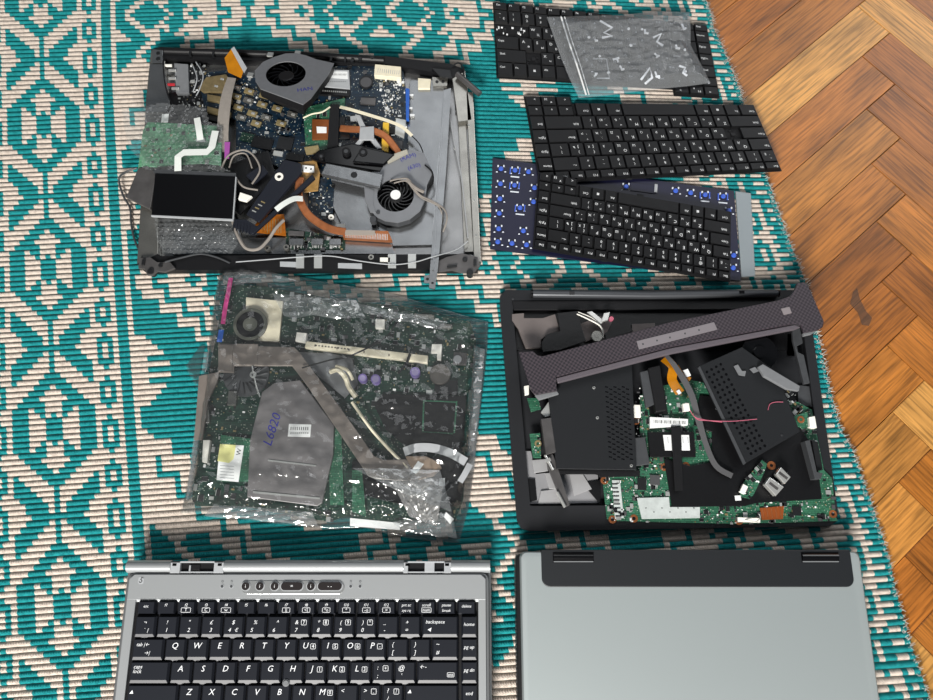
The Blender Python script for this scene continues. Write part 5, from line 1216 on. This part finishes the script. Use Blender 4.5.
    g = G(); g.prism([(153, 171), (157, 169), (236, 173), (236, 177), (155, 174)], 26.4, 28.2); g.prism([(151.2, 215), (232.7, 219), (233, 220.4), (151, 216.2)], 26.8, 29.1, 1); g.prism([(235.4, 176.5), (236.5, 177), (233.6, 220), (232.4, 219)], 26.8, 29.1, 1); obj('white_edge', g, [M['dgrey'], M['lgrey']], r)
    g = G(); g.prism([(138, 168), (146, 166), (156, 172), (151, 206), (150, 209), (126, 197), (129, 190)], 20, 24.6); g.cyl(127, 195.5, 2, 19, 24.9, 12); one('side_bracket', g, M['darksteel'], 'dark grey angular bracket poking out left of the glossy black panel', 'bracket', bev=.6)
    g = G(); g.tube([(137, 168, 22), (126, 172, 20), (119, 179, 10), (123, 195, 5.5), (130, 208, 5.2), (131, 222, 4.8), (134, 238, 5.2), (140, 252, 8), (144, 260, 16.5)], 1.1); one('black_cable', g, M['dgrey'], 'dark cable looping out over the rug at the tray\'s left side', 'cable')
    g = G(); g.tube([(232, 219, 22), (238, 236, 22), (246, 248, 20), (258, 249, 19), (268, 240, 20), (276, 228, 24), (284, 220, 25)], 1.7); one('tan_cable', g, M['flex'], 'grey-beige round cable bowed in a U below the diagonal navy bar', 'cable')
    g = G(); g.strip([(276, 210, 27), (284, 204, 28), (294, 199, 27), (303, 199, 24)], 5.5, .8); one('white_tape', g, M['flexw'], 'short white tape strip at the navy bar\'s lower right side', 'tape')
    g = G(); g.tube([(221, 170, 22), (228, 156, 25), (243, 150, 26), (254, 156, 26), (260, 170, 25), (252, 184, 23)], 1.0); g.tube([(236, 178, 24), (244, 187, 25), (258, 190, 24)], 1.0); g.tube([(229, 168, 22), (234, 156, 25), (246, 154, 26), (252, 168, 25)], .8)
    one('wire_loop', g, M['flex'], 'grey and white wires looping around left of the diagonal bars', 'wire')
    g = G(); g.prism([(240, 192), (252, 196), (246, 201), (238, 199)], 20, 24); one('white_plug', g, M['whitep'], 'small ivory plug below the wire loops', 'plug', bev=.5)
    g = G(); g.prism([(228, 165), (268, 150), (276, 176), (240, 215), (229, 205)], 14, 16); one('black_foil', g, M['foam'], 'crumpled black foil under the wire loops in the middle of the tray', 'foil', bev=.5)
    g = G(); g.prism([(246, 175), (262, 164), (268, 172), (254, 184)], 20, 22.5); one('black_clip', g, nb, 'small navy plastic clip inside the wire loops', 'clip', bev=.5)
    # antenna and hinge at far right corner
    r = thing('screen_hinge', 'dark cylindrical screen hinge with a black wire at the tray\'s far right corner', 'hinge', W(468, 82, 16))
    g = G(); g.tube([(457, 74, 19), (480, 94, 19)], 3.2, 14, sub=1, smooth=False); obj('barrel', g, M['darksteel'], r)
    g = G(); g.tube([(452, 66, 17), (459, 63, 18), (464, 70, 18), (462, 78, 18)], .8); g.prism([(432, 68), (450, 70), (452, 78), (440, 76)], 15.2, 18); obj('mount', g, M['chip'], r)
    g = G(); g.prism([(443.5, 90), (451, 88), (446, 170), (438, 268), (435, 289), (429, 288), (430, 268), (438, 170)], 21, 23.4); g.prism([(443.5, 92), (445, 92), (434, 270), (432, 270)], 23.4, 25); g.prism([(424, 276), (431, 274), (431, 283), (424, 283)], 20.5, 22)
    g.cyl(427.4, 279, 1.5, 22, 22.2, 12, 1); g.cyl(432.5, 283, 1.2, 23.4, 23.6, 12, 1); one('hinge_rail', g, [M['alu'], M['chip']], 'long thin silver rail running down the tray\'s right side over its near edge', 'rail', bev=.3)
    g = G(); g.tube([(450, 115, 16), (454, 140, 15), (461, 175, 15), (465, 210, 15), (468, 238, 16)], .7); g.tube([(236, 262, 19), (262, 260, 18), (300, 257, 17.5), (330, 256, 17.5), (360, 261, 17), (392, 264.5, 17), (415, 262, 17), (432, 257, 26), (455, 250, 18), (468, 241, 16.5)], .6)
    one('antenna_wire', g, M['lgrey'], 'thin white wire along the tray\'s right wall and near edge', 'wire')
    g = G(); g.tube([(390, 181, 23), (398, 179, 26), (408, 179, 26), (413, 186, 25), (420, 195, 24), (432, 201, 25), (444, 209, 26), (447, 219, 24), (443, 232, 18)], .9); g.tube([(394, 183, 23), (406, 181, 25), (414, 190, 24), (422, 198, 23), (438, 206, 25), (442, 216, 22), (440, 228, 14)], .8); g.tube([(407, 180, 25), (416, 188, 25), (424, 192, 24)], 1.8)
    one('fan_lead', g, M['flex'], 'beige fan lead curling from the flat fan to the silver rail', 'cable')
    g = G(); g.tube([(425, 165, 22), (432, 172, 23), (433, 182, 22), (428, 190, 20)], .8); one('wire', g, M['black'], 'short black wire loop on the right shoulder of the flat fan', 'wire')
    g = G(); g.tube([(165, 262, 18), (180, 258, 18), (200, 254, 17), (216, 257, 17), (230, 263, 16)], 1.0); one('black_cable', g, M['dgrey'], 'thin black cable lying on the tray\'s near left edge', 'cable')
tray_contents()
# bubble wrap sheets: film with real bubbles
def bubbles(name, poly, z, label, seed, parent=None, dens=5.6):
    g = G(); rr = random.Random(seed); xs = [p[0] for p in poly]; ys = [p[1] for p in poly]
    nx, ny = 80, 60; idx = {}; pts = {}
    c = (sum(xs)/len(xs), sum(ys)/len(ys))
    for j in range(ny + 1):
        for i in range(nx + 1):
            x = min(xs) + (max(xs)-min(xs))*i/nx; y = min(ys) + (max(ys)-min(ys))*j/ny; pts[i, j] = (x, y)
    for j in range(ny):
        for i in range(nx):
            x, y = (pts[i, j][0] + pts[i+1, j+1][0])/2, (pts[i, j][1] + pts[i+1, j+1][1])/2
            if not inpoly(x, y, poly): continue
            f = []
            for k in ((i, j), (i+1, j), (i+1, j+1), (i, j+1)):
                if k not in idx:
                    p = W(*pts[k], z); u, v = p.x/dens, p.y/(dens*.87); row = round(v); du = u - .5*(row % 2); du -= round(du); dv = (v - row)*.87
                    h = max(0, 1 - (du*du + dv*dv)/.17)**.5*1.5*(.75 + .9*noise.noise(Vector((round(du*0+p.x/dens), row, seed)))) + 2.5*noise.noise(Vector((p.x*.09, p.y*.09, seed))); idx[k] = len(g.v); g.v.append((p.x, p.y, z + h))
                f.append(idx[k])
            g.f.append(f[::-1]); g.m.append(0)
    return one(name, g, M['bubble'], label, 'bubble wrap', smooth=True)
M['bubble'] = film('bubble_film', (0.93, 0.95, 0.95, 1), haze=.06, gloss=.075, rough=.12, bump=.3, bscale=90, crink=False)
bubbles('bubble_wrap', [(122, 110), (160, 104), (205, 107), (209, 122), (222, 126), (221, 167), (232, 172), (150, 171), (143, 168), (141, 160), (130, 150), (125, 130)], 28, 'bubble wrap sheet around the green board on the tray\'s left side', 5)
bubbles('bubble_wrap', [(154, 214), (232, 218), (238, 245), (232, 253), (165, 254), (157, 240)], 19, 'lower flap of bubble wrap sticking out below the glossy black panel', 9)
# ---------------------------------------------------------------- board in a clear bag, middle left
def coons(top, right, bottom, left, u, v):
    def at(c, t):
        n = len(c) - 1; i = min(int(t*n), n-1); f = t*n - i
        return (c[i][0]*(1-f) + c[i+1][0]*f, c[i][1]*(1-f) + c[i+1][1]*f)
    T_, B_, L_, R_ = at(top, u), at(bottom, u), at(left, v), at(right, v)
    c00, c10, c01, c11 = top[0], top[-1], bottom[0], bottom[-1]
    return tuple((1-v)*T_[k] + v*B_[k] + (1-u)*L_[k] + u*R_[k] - ((1-u)*(1-v)*c00[k] + u*(1-v)*c10[k] + (1-u)*v*c01[k] + u*v*c11[k]) for k in (0, 1))
def bagmesh(top, right, bottom, left, hz, nu=180, nv=180, edge=4.2):
    g = G()
    for j in range(nv+1):
        for i in range(nu+1):
            u, v = i/nu, j/nv; x, y = coons(top, right, bottom, left, u, v)
            e = min(u, 1-u, v, 1-v); k = min(1, e/.09); k = k*k*(3-2*k)
            p = W(x, y, edge + (12-edge)*k); h = hz(u, v, p)
            g.v.append((p.x, p.y, edge*(1-k) + h*k + .3*noise.noise(Vector((p.x*.15, p.y*.15, 9)))))
    for j in range(nv):
        for i in range(nu):
            a = j*(nu+1) + i; g.f.append([a+nu+1, a+nu+2, a+1, a]); g.m.append(0)
    return g
def crumple(p, amp, sc, seed):
    sc *= 1.5
    v = Vector((p.x*sc, p.y*sc*1.1, seed)); v2 = Vector((p.x*sc*2.3 + 5, p.y*sc*2.0, seed+4))
    return amp*(1 - 2*abs(noise.noise(v))) + amp*.5*(1 - 2*abs(noise.noise(v2)))
def bagged():
    # everything under the film
    r = thing('motherboard', 'dark green laptop motherboard inside the clear plastic bag, middle left', 'circuit board', W(340, 410, 4.5))
    poly = [(226, 284), (262, 286), (340, 300), (420, 308), (470, 322), (476, 340), (470, 420), (463, 500), (455, 522), (400, 524), (345, 516), (330, 522), (240, 506), (196, 506), (190, 496), (204, 400)]
    av = [[(252, 396), (335, 396), (340, 505), (248, 500)], [(383, 392), (466, 395), (462, 498), (350, 510), (345, 460)], [(232, 285), (290, 290), (285, 345), (228, 340)]]
    board(r, poly, 5, 1.5, M['pcbd'], 520, -4, 81, av, big=1.2)
    g = G(); g.prism([(246, 297), (283, 301), (279, 342), (245, 340)], 6.5, 10); obj('cream_plate', g, M['cream'], r, bev=.5)
    g = G(); g.cyl(250, 324, 16.5, 6.5, 12.5, 32); g.cyl(250, 324, 13.5, 12.5, 12.6, 32, 1); g.ring(250, 324, 13.5, 16.5, 12.5, 13.5, 32, 2); g.cyl(250, 324, 7, 12.6, 13.4, 24, 2); obj('black_fan', g, [M['black'], M['black_gloss'], mat('olive_ring', (86, 88, 80), .4)], r)
    g = G(); g.prism([(306.5, 341), (428, 355.5), (427.5, 363), (304.5, 347.5)], 6.5, 13); o = obj('memory_socket', g, M['cream'], r, bev=.5)
    g = G()
    for i, x in enumerate((315, 337, 349, 364, 389, 409)): g.rbox(x, 345.5 + (x-315)*.128, 1, 2, 0, 13, 13.3)
    for i in range(11): g.rbox(316 + i*3.2, 345.4 + i*.36, 1.6, 1.3, -7, 13, 13.1)
    obj('socket_marks', g, M['chip'], o)
    for x, y, rd in ((362.5, 378, 4.2), (375.5, 379, 4.6), (415, 372, 4.8)):
        g = G(); g.cyl(x, y, rd, 6.5, 14, 22); g.cyl(x, y, rd*.72, 14, 14.3, 18, 1); obj('capacitor', g, [M['purple'], mat('cap_top', (158, 148, 190), .35)], r)
    g = G(); g.cyl(440, 374, 10, 6.5, 12.5, 28); obj('coin_cell', g, mat('cell_grey', (96, 92, 88), .4, metal=.3), r, bev=.6)
    chip(r, 446, 387, 22, 13, -2, 6.5, 3, 'chip'); chip(r, 366, 371, 7, 5, 0, 6.5, 3, 'lgrey', 'inductor')
    g = G(); g.rbox(460, 358.5, 13, 12, -4, 6.5, 11); g.cyl(457.5, 359, 4, 11, 12.6, 20, 1); obj('jack', g, [M['darksteel'], M['lgrey']], r, bev=.4)
    g = G(); g.prism([(432, 344), (442, 344), (441, 360), (437, 359), (437, 352), (431, 352)], 6.5, 13); g.rbox(380, 323.5, 9, 9, 0, 6.5, 12); g.rbox(301, 337, 10, 9, -6, 6.5, 13); obj('white_socket', g, M['whitep'], r, bev=.4)
    for x, y, w_, h_, a in ((424, 316, 20, 4, -6), (446, 326, 12, 4, -4), (470, 400, 4, 20, -4), (232, 398, 8, 14, 0), (205, 415, 7, 16, 10)):
        g = G(); g.rbox(x, y, w_, h_, a, 6.5, 11); obj('metal_port', g, M['steel'], r, bev=.4)
    g = G(); g.prism([(203, 440), (210, 440), (207, 463), (202, 462)], 6.5, 12); obj('white_socket', g, M['whitep'], r, bev=.4)
    g = G(); g.prism([(383, 394), (466, 396), (463, 452), (440, 448), (410, 450), (386, 430), (374, 405)], 7, 9.5); g.prism([(352, 462), (372, 460), (470, 455), (460, 505), (430, 512), (352, 492)], 7, 9); obj('black_sheet', g, M['foam'], r)
    g = G()
    for q in ((424, 400, 456, 401.4), (422.5, 431, 453, 433)): g.prism([(q[0], q[1]), (q[2], q[3]), (q[2], q[3]+1.3), (q[0], q[1]+1.3)], 9.5, 9.9)
    g.prism([(423, 400), (424.5, 400), (423.5, 432), (422, 432)], 9.5, 9.9); g.prism([(456, 401), (457.5, 401), (455, 433), (453.5, 433)], 9.5, 9.9); obj('green_outline', g, M['pcbg'], r)
    g = G(); g.prism([(352, 470), (362, 470), (366, 516), (352, 512)], 9.2, 10.5); g.prism([(328, 420), (341, 420), (344, 505), (330, 505)], 7, 8); obj('green_strip', g, M['pcbg'], r)
    # fan blades left under bracket
    g = G(); g.cyl(246, 374, 22, 6.5, 9.5, 32); 
    for i in range(20):
        a = math.radians(i*18); c = W(246, 374, 9.5); g.add([(c.x + 9*math.cos(a), c.y + 9*math.sin(a), 10), (c.x + 21*math.cos(a+.3), c.y + 21*math.sin(a+.3), 10), (c.x + 21*math.cos(a+.36), c.y + 21*math.sin(a+.36), 11.5), (c.x + 9*math.cos(a+.1), c.y + 9*math.sin(a+.1), 11.5)], [[0,1,2,3]])
    g.cyl(246, 374, 8, 9.5, 12, 24); one('cooling_fan', g, M['dgrey'], 'dark bladed fan under the grey bracket inside the clear bag', 'fan')
    # grey drive plate with handwriting
    r = thing('cover_plate', 'plain grey plate with blue handwriting and small white label inside the clear bag', 'plate', W(290, 450, 8))
    g = G(); g.prism([(262, 392), (274, 383), (300, 380), (334, 425), (333, 455), (322, 503), (317, 506), (247, 497), (250, 440)], 8.5, 12); pp = obj('plate', g, mat('plate_grey', (124, 121, 122), .4, metal=.35, var=.08, vscale=50, bump=.2, bscale=300), r, bev=.6)
    g = G(); g.text('L6820', 272.5, 429, 12.1, 12.5, 76, shear=.25); obj('handwriting', g, M['ink'], r)
    g = G(); g.rbox(299.5, 430.5, 21, 12, -2, 12, 12.2)
    for i in range(9): g.rbox(291 + i*2.1, 428.5, .8, 3, 0, 12.2, 12.25, 1)
    for i in range(9): g.rbox(291 + i*2.1, 433, .9, 1.3, 0, 12.2, 12.25, 1)
    obj('white_label', g, [M['label'], M['chipg']], r)
    g = G(); g.prism([(268, 459.5), (316, 465), (316, 466.5), (268, 461)], 12, 12.6); g.prism([(253, 491), (320, 497.5), (320, 499.2), (253, 493)], 12, 12.6); obj('ridge', g, M['tin'], r)
    g = G(); g.prism([(298, 352), (330, 353), (352, 358), (358, 384), (345, 398), (318, 376)], 7, 8.6); one('grey_plate', g, M['grey'], 'second smaller grey plate beyond the handwritten one inside the clear bag', 'plate', bev=.4)
    # wireless card with yellow-white label
    r = thing('wireless_card', 'green card with yellow and white printed label inside the clear bag', 'circuit board', W(232, 460, 8))
    g = G(); g.prism([(221, 435), (253, 439), (249, 482), (217, 481)], 8, 9.4); obj('card', g, M['pcbg'], r)
    g = G(); g.prism([(220, 444), (244, 445.5), (238.5, 482), (216.5, 480)], 9.4, 9.7); g.prism([(220, 444), (236, 445), (233.5, 459), (229, 463), (217.5, 461)], 9.7, 9.75, 1); g.text('W', 239, 452, 9.8, 6, 80, 2)
    for i in range(5): g.rbox(227, 466 + i*3, 13, .6, -4, 9.7, 9.75, 3)
    obj('printed_label', g, [M['label'], mat('pale_yellow', (226, 224, 150), .6), M['chip'], M['lgrey']], r)
    # grey bracket, bent band
    fx = mat('bracket_taupe', (128, 120, 114), .42, metal=.35, var=.1, vscale=60, bump=.3, bscale=120)
    r = thing('heatsink_bracket', 'taupe-grey angled metal band crossing the board inside the clear bag', 'bracket', W(330, 400, 13))
    g = G(); g.prism([(218, 343), (235, 344), (258, 344), (258, 346), (294, 347), (300, 353), (328, 391), (352, 424), (374, 456), (384, 460), (405, 459), (425, 464), (426, 478), (404, 481), (376, 479), (368, 476), (350, 449), (331, 421), (308, 387), (292, 366), (234, 366), (234, 373), (218, 372)], 14, 16); obj('band', g, fx, r, bev=.6)
    g = G(); g.prism([(235, 343.5), (258, 344), (257, 364.5), (235, 365)], 16, 17); g.prism([(219, 344), (233, 345), (232, 372), (219, 371)], 16, 17); obj('raised_end', g, fx, r, bev=.4)
    g = G(); g.prism([(199, 376), (219, 372), (217, 382), (208, 400), (202, 440), (194, 440)], 11.6, 14); obj('side_leaf', g, fx, r)
    g = G(); g.prism([(405, 456), (426, 456), (438, 462), (442, 468), (434, 476), (418, 480)], 16, 19); obj('bent_tip', g, mat('brass_taupe', (170, 150, 132), .3, metal=.5), r, bev=1)
    g = G(); g.prism([(418, 461), (424, 464), (416, 474), (411, 471)], 19.1, 19.4); g.rbox(442, 482, 5, 7, 0, 14, 18); obj('white_tag', g, M['label'], r)
    g = G(); g.tube([(330, 372, 18), (338, 370, 20), (345, 377, 19), (349, 387, 17), (356, 397, 15)], 2.4); g.tube([(336, 366, 19), (347, 370, 21), (353, 380, 18)], 1.6); g.tube([(352, 402, 15), (372, 430, 15), (392, 452, 14), (408, 468, 15)], 1.5)
    one('cable', g, M['cream'], 'cream wires running along the taupe band inside the clear bag', 'cable')
    g = G(); g.strip([(404, 452, 17), (416, 448, 20), (432, 448, 21), (450, 453, 20), (466, 462, 18)], 8, .6); g.strip([(470, 464, 18), (466, 472, 19), (460, 482, 19)], 5.5, .6); one('flat_cable', g, M['lgrey'], 'pale grey flat cable arched at the bag\'s lower right part', 'cable')
    g = G(); g.tube([(302, 368, 19), (330, 360, 19), (350, 356, 20), (385, 338, 20), (396, 322, 18)], .8); g.tube([(386, 330, 18), (392, 320, 19), (401, 318, 18)], .7); g.tube([(398, 373, 19), (406, 364, 19), (410, 354, 18)], 1.4); one('cable', g, M['chip'], 'black wires crossing the far half of the bagged board', 'cable')
    g = G(); g.ring(253, 374.5, 1.5, 3.2, 16, 17.5, 16); g.tube([(252, 366, 17.5), (256, 385, 17), (260, 397, 16)], .7); one('screw_eyelet', g, M['tin'], 'small silver eyelet on a wire below the taupe band', 'eyelet')
    g = G()
    for j in range(22):
        for i in range(30):
            x = 386 + i*(2.0 - j*.05) + j*1.1; y = 470 + j*2.2 + i*.35; p = W(x, y, 11)
            g.v.append((p.x, p.y, 10.3 + 2.4*abs(noise.noise(Vector((p.x*.11, p.y*.11, 2)))) + 1.6*abs(noise.noise(Vector((p.x*.3, p.y*.3, 2))))))
    for j in range(21):
        for i in range(29): a = j*30+i; g.f.append([a+30, a+31, a+1, a]); g.m.append(0)
    one('foil', g, mat('crumpled_foil', (190, 188, 186), .25, metal=.7), 'crumpled silver antistatic foil at the bag\'s near right corner', 'foil')
    g = G(); g.prism([(350, 518), (400, 523), (400, 530), (350, 526)], 5, 7); g.prism([(446, 512), (454, 519), (450, 524), (444, 517)], 10, 12); one('paper_strip', g, M['label'], 'narrow white paper strip along the bag\'s near edge', 'strip')
    # the bag itself
    top = [(219, 276), (226, 265), (246, 262), (275, 272), (330, 283), (384, 292), (420, 302), (462, 315), (488, 322)]
    right = [(488, 322), (487, 350), (484, 380), (478, 430), (474, 470), (468, 510), (459, 543)]
    bottom = [(181, 513), (205, 514), (262, 522), (330, 530), (365, 528), (395, 536), (430, 541), (459, 543)]
    left = [(219, 276), (214, 300), (209, 340), (203, 380), (196, 430), (188, 480), (181, 513)]
    def hz(u, v, p):
        h = 16.5
        if .25 < v < .75 or True: h = 15.5 + 3.2*math.exp(-((u-.45)**2 + (v-.45)**2)*6)
        c = crumple(p, 2.4, .022, 3) + crumple(p, .9, .06, 8)
        e = max(math.exp(-(v/.16)**2), math.exp(-((1-v)/.14)**2), .8*math.exp(-((1-u)/.1)**2), .8*math.exp(-(u/.08)**2))
        return max(13.5 if .12 < v < .88 and .1 < u < .9 else 9, h + c*(1 + 1.6*e) - 5*e*e) + (3.5 if .35 < v < .8 and .25 < u < .75 else 2)
    rb = thing('plastic_bag', 'large crinkled clear plastic bag with magenta seal strip around a motherboard, middle left', 'plastic bag', W(335, 400, 3.8))
    fm = film('clear_poly', (0.975, 0.985, 0.985, 1), haze=.02, gloss=.05, rough=.1, bump=.35, bscale=22)
    o = obj('film', bagmesh(top, right, bottom, left, hz), fm, rb, smooth=True)
    g = G(); g.prism([q for q in top] + right[1:] + bottom[::-1][1:] + left[::-1][1:-1], 4.0, 4.15); obj('under_film', g, fm, rb)
    g = G(); g.prism([(200, 346), (205, 345), (197, 388), (188, 372), (186, 366)], 4.3, 4.6); obj('side_flap', g, fm, rb)
    fold = film('highlight_poly', (.93, .95, .96, 1), haze=.13, gloss=.22, rough=.14, bump=.7, bscale=60)
    def rim(a, b, c, d, z, seed, nu=70, nv=16):       # gathered film whitened to paint in crinkle highlights, corners a b c d
        g = G()
        for j in range(nv+1):
            for i in range(nu+1):
                u, v = i/nu, j/nv; wv_ = 2.5*noise.noise(Vector((u*4, seed, 0)))*(1 if j in (0, nv) or True else 0)
                x = (a[0]*(1-u)+b[0]*u)*(1-v) + (d[0]*(1-u)+c[0]*u)*v; y = (a[1]*(1-u)+b[1]*u)*(1-v) + (d[1]*(1-u)+c[1]*u)*v + wv_*(.4 + v)
                p = W(x, y, z); q = Vector((p.x*.07, p.y*.16, seed)); e = min(u, 1-u, v, 1-v)*6
                g.v.append((p.x, p.y, z + min(1, e)*(3.2*abs(noise.noise(q)) + 1.6*abs(noise.noise(q*2.7)))))
        for j in range(nv):
            for i in range(nu): k = j*(nu+1)+i; g.f.append([k+nu+1, k+nu+2, k+1, k]); g.m.append(0)
        obj('highlight_fold', g, fold, rb, smooth=True)
    rim((272, 293), (356, 300), (366, 318), (284, 316), 20, 1); rim((356, 303), (448, 322), (440, 330), (364, 313), 19, 2, 60, 10)
    rim((214, 504), (312, 512), (318, 526), (204, 516), 14, 3); rim((352, 468), (440, 470), (452, 512), (396, 490), 20, 4, 50, 24)
    rim((226, 266), (262, 268), (300, 282), (222, 284), 9, 5, 40, 12); rim((392, 522), (452, 512), (457, 538), (404, 532), 9, 6, 40, 12)
    rim((204, 352), (209, 352), (192, 500), (186, 500), 9, 7, 8, 60); rim((474, 345), (485, 350), (474, 470), (466, 470), 9, 8, 8, 60)
    g = G(); g.strip([(231, 278, 15.5), (228.5, 292, 17.5), (225.5, 307, 18), (223, 324, 18.5)], 4.2, .5, smooth=False); obj('magenta_seal', g, M['pink'], rb)
    g = G(); g.strip([(221.5, 330, 18.5), (219.5, 342, 18.5)], 5, .5, smooth=False); obj('blue_seal', g, M['blue'], rb)
bagged()
# ---------------------------------------------------------------- zip bag of screws on the far keyboard
def zipbag():
    rb = thing('zip_bag', 'frosted clear zip bag holding small screws and metal bits, lying on the far keyboard', 'plastic bag', W(630, 50, 9))
    top = [(547, 16), (580, 15), (620, 14), (660, 10), (690, 11)]; right = [(690, 11), (691, 28), (691, 44), (701, 62), (711, 82)]
    bottom = [(568, 78), (580, 97), (620, 92), (660, 88), (711, 82)]; left = [(547, 16), (552, 30), (557, 50), (563, 66), (568, 78)]
    bottom = [(579, 97), (612, 94), (650, 89), (690, 85), (711, 82)]; left = [(547, 16), (554, 36), (561, 56), (570, 78), (579, 97)]
    def mk(zb):
        g = G(); nu = nv = 70
        for j in range(nv+1):
            for i in range(nu+1):
                u, v = i/nu, j/nv; x, y = coons(top, right, bottom, left, u, v); e = min(u, 1-u, v, 1-v); k = min(1, e/.12)
                p = W(x, y, 13); b = 5.5*k*(1 if u > .16 else u/.16)
                z = (11.5 + b + crumple(p, 1.0*k, .06, 5) - 1.6*math.exp(-((u-.83)**2/.01 + (v-.45)**2/.002))) if zb else 10.6 + .3*k
                g.v.append((p.x, p.y, z))
        for j in range(nv):
            for i in range(nu): a = j*(nu+1)+i; g.f.append([a+nu+1, a+nu+2, a+1, a]); g.m.append(0)
        return g
    fm = film('frosted_poly', (0.92, 0.94, 0.97, 1), haze=.12, gloss=.03, rough=.25, bump=.12, bscale=40)
    obj('film', mk(True), fm, rb, smooth=True); obj('under_film', mk(False), film('frosted_back', (.9, .92, .94, 1), haze=.03, gloss=.01, rough=.3), rb, smooth=True)
    g = G(); g.strip([(561, 17, 13.2), (568, 40, 13.6), (577, 66, 13.8), (586, 95, 13.2)], 1.6, .8, smooth=False); g.strip([(564.5, 17, 13), (571.5, 40, 13.4), (580.5, 66, 13.6), (589, 95, 13)], .8, .8, smooth=False); obj('zip_seal', g, M['label'], rb)
    rr = random.Random(17); wh = mat('zinc', (245, 246, 248), .35)
    hn = ['zip-seal end', 'left of centre', 'right of centre', 'right end']; vn = ['far', 'middle', 'near']
    def cellpos(i, j):
        u = (.17 + i*.2 + rr.uniform(.01, .17)); v = (.08 + j*.28 + rr.uniform(.04, .24)); return coons(top, right, bottom, left, u, v)
    for t in range(4):
        for i in range(4):
            for j in range(3):
                if (i + j + t) % 4 == 3: continue
                x, y = cellpos(i, j); g = G(); a = rr.uniform(0, 180); z = 12 + .6*rr.random()
                if t == 0: g.cyl(x, y, rr.uniform(1.3, 2.0), z, z+.9, 12, 0, 1.1); g.cyl(x, y, .8, z-.6, z, 8)
                elif t == 1:
                    c = W(x, y, z+1); aa = math.radians(a); d = Vector((math.cos(aa), math.sin(aa), 0))*2.2; g.T = lambda u, v, z_: Vector((u, v, z_))
                    g.tube([(c.x-d.x, c.y-d.y, z+1), (c.x+d.x, c.y+d.y, z+1)], .6, 6, sub=1, smooth=False); g.tube([(c.x+d.x, c.y+d.y, z+1), (c.x+d.x*1.3, c.y+d.y*1.3, z+1)], 1.3, 8, sub=1, smooth=False)
                elif t == 2: g.rbox(x, y, rr.uniform(4, 8), rr.uniform(1.4, 2.4), a, z, z+1); g.rbox(x+1.6, y+1.4, rr.uniform(3, 6), 1.6, a+80, z, z+1.6)
                else: g.rbox(x, y, rr.uniform(3, 6), rr.uniform(3, 5), a, z, z+1.2)
                nm, mm, kd, gp = [('screw', wh, 'round silver screw head', 'silver screws in the zip bag'), ('screw', M['dgrey'], 'dark screw lying on its side', 'dark screws in the zip bag'), ('metal_clip', wh, 'little bent silver clip', 'metal clips in the zip bag'), ('plastic_bit', M['chip'], 'flat black plastic bit', 'black bits in the zip bag')][t]
                one(nm, g, mm, '%s in the zip bag, %s, %s row' % (kd, hn[i], vn[j]), nm.split('_')[-1], group=gp)
    g = G(); 
    for q in ([(593, 58), (607, 58), (607, 59), (593, 59)], [(606, 58), (607, 58), (610, 78), (609, 78)], [(597, 77.5), (610, 77.5), (610, 78.5), (597, 78.5)]): g.prism(q, 12.2, 12.9)
    one('square_frame', g, M['lgrey'], 'thin pale square outline piece at the left of the zip bag\'s contents', 'frame')
    for pts, lab in (([(600, 21), (612, 28), (604, 33), (612, 36), (602, 38)], 'largest crooked bright clip in the zip bag, upper left of its contents'), ([(653, 38), (661, 34), (657, 42), (663, 46)], 'bright hook-shaped clip in the middle of the zip bag'), ([(641, 80), (650, 68), (652, 78), (645, 84)], 'bright angular clip at the zip bag\'s near edge'), ([(679, 66), (685, 68), (683, 73), (687, 76)], 'bright hook clip at the zip bag\'s right end')):
        g = G(); g.strip([(x, y, 14) for x, y in pts], 2.4, .8, smooth=False); one('metal_clip', g, wh, lab, 'clip')
zipbag()
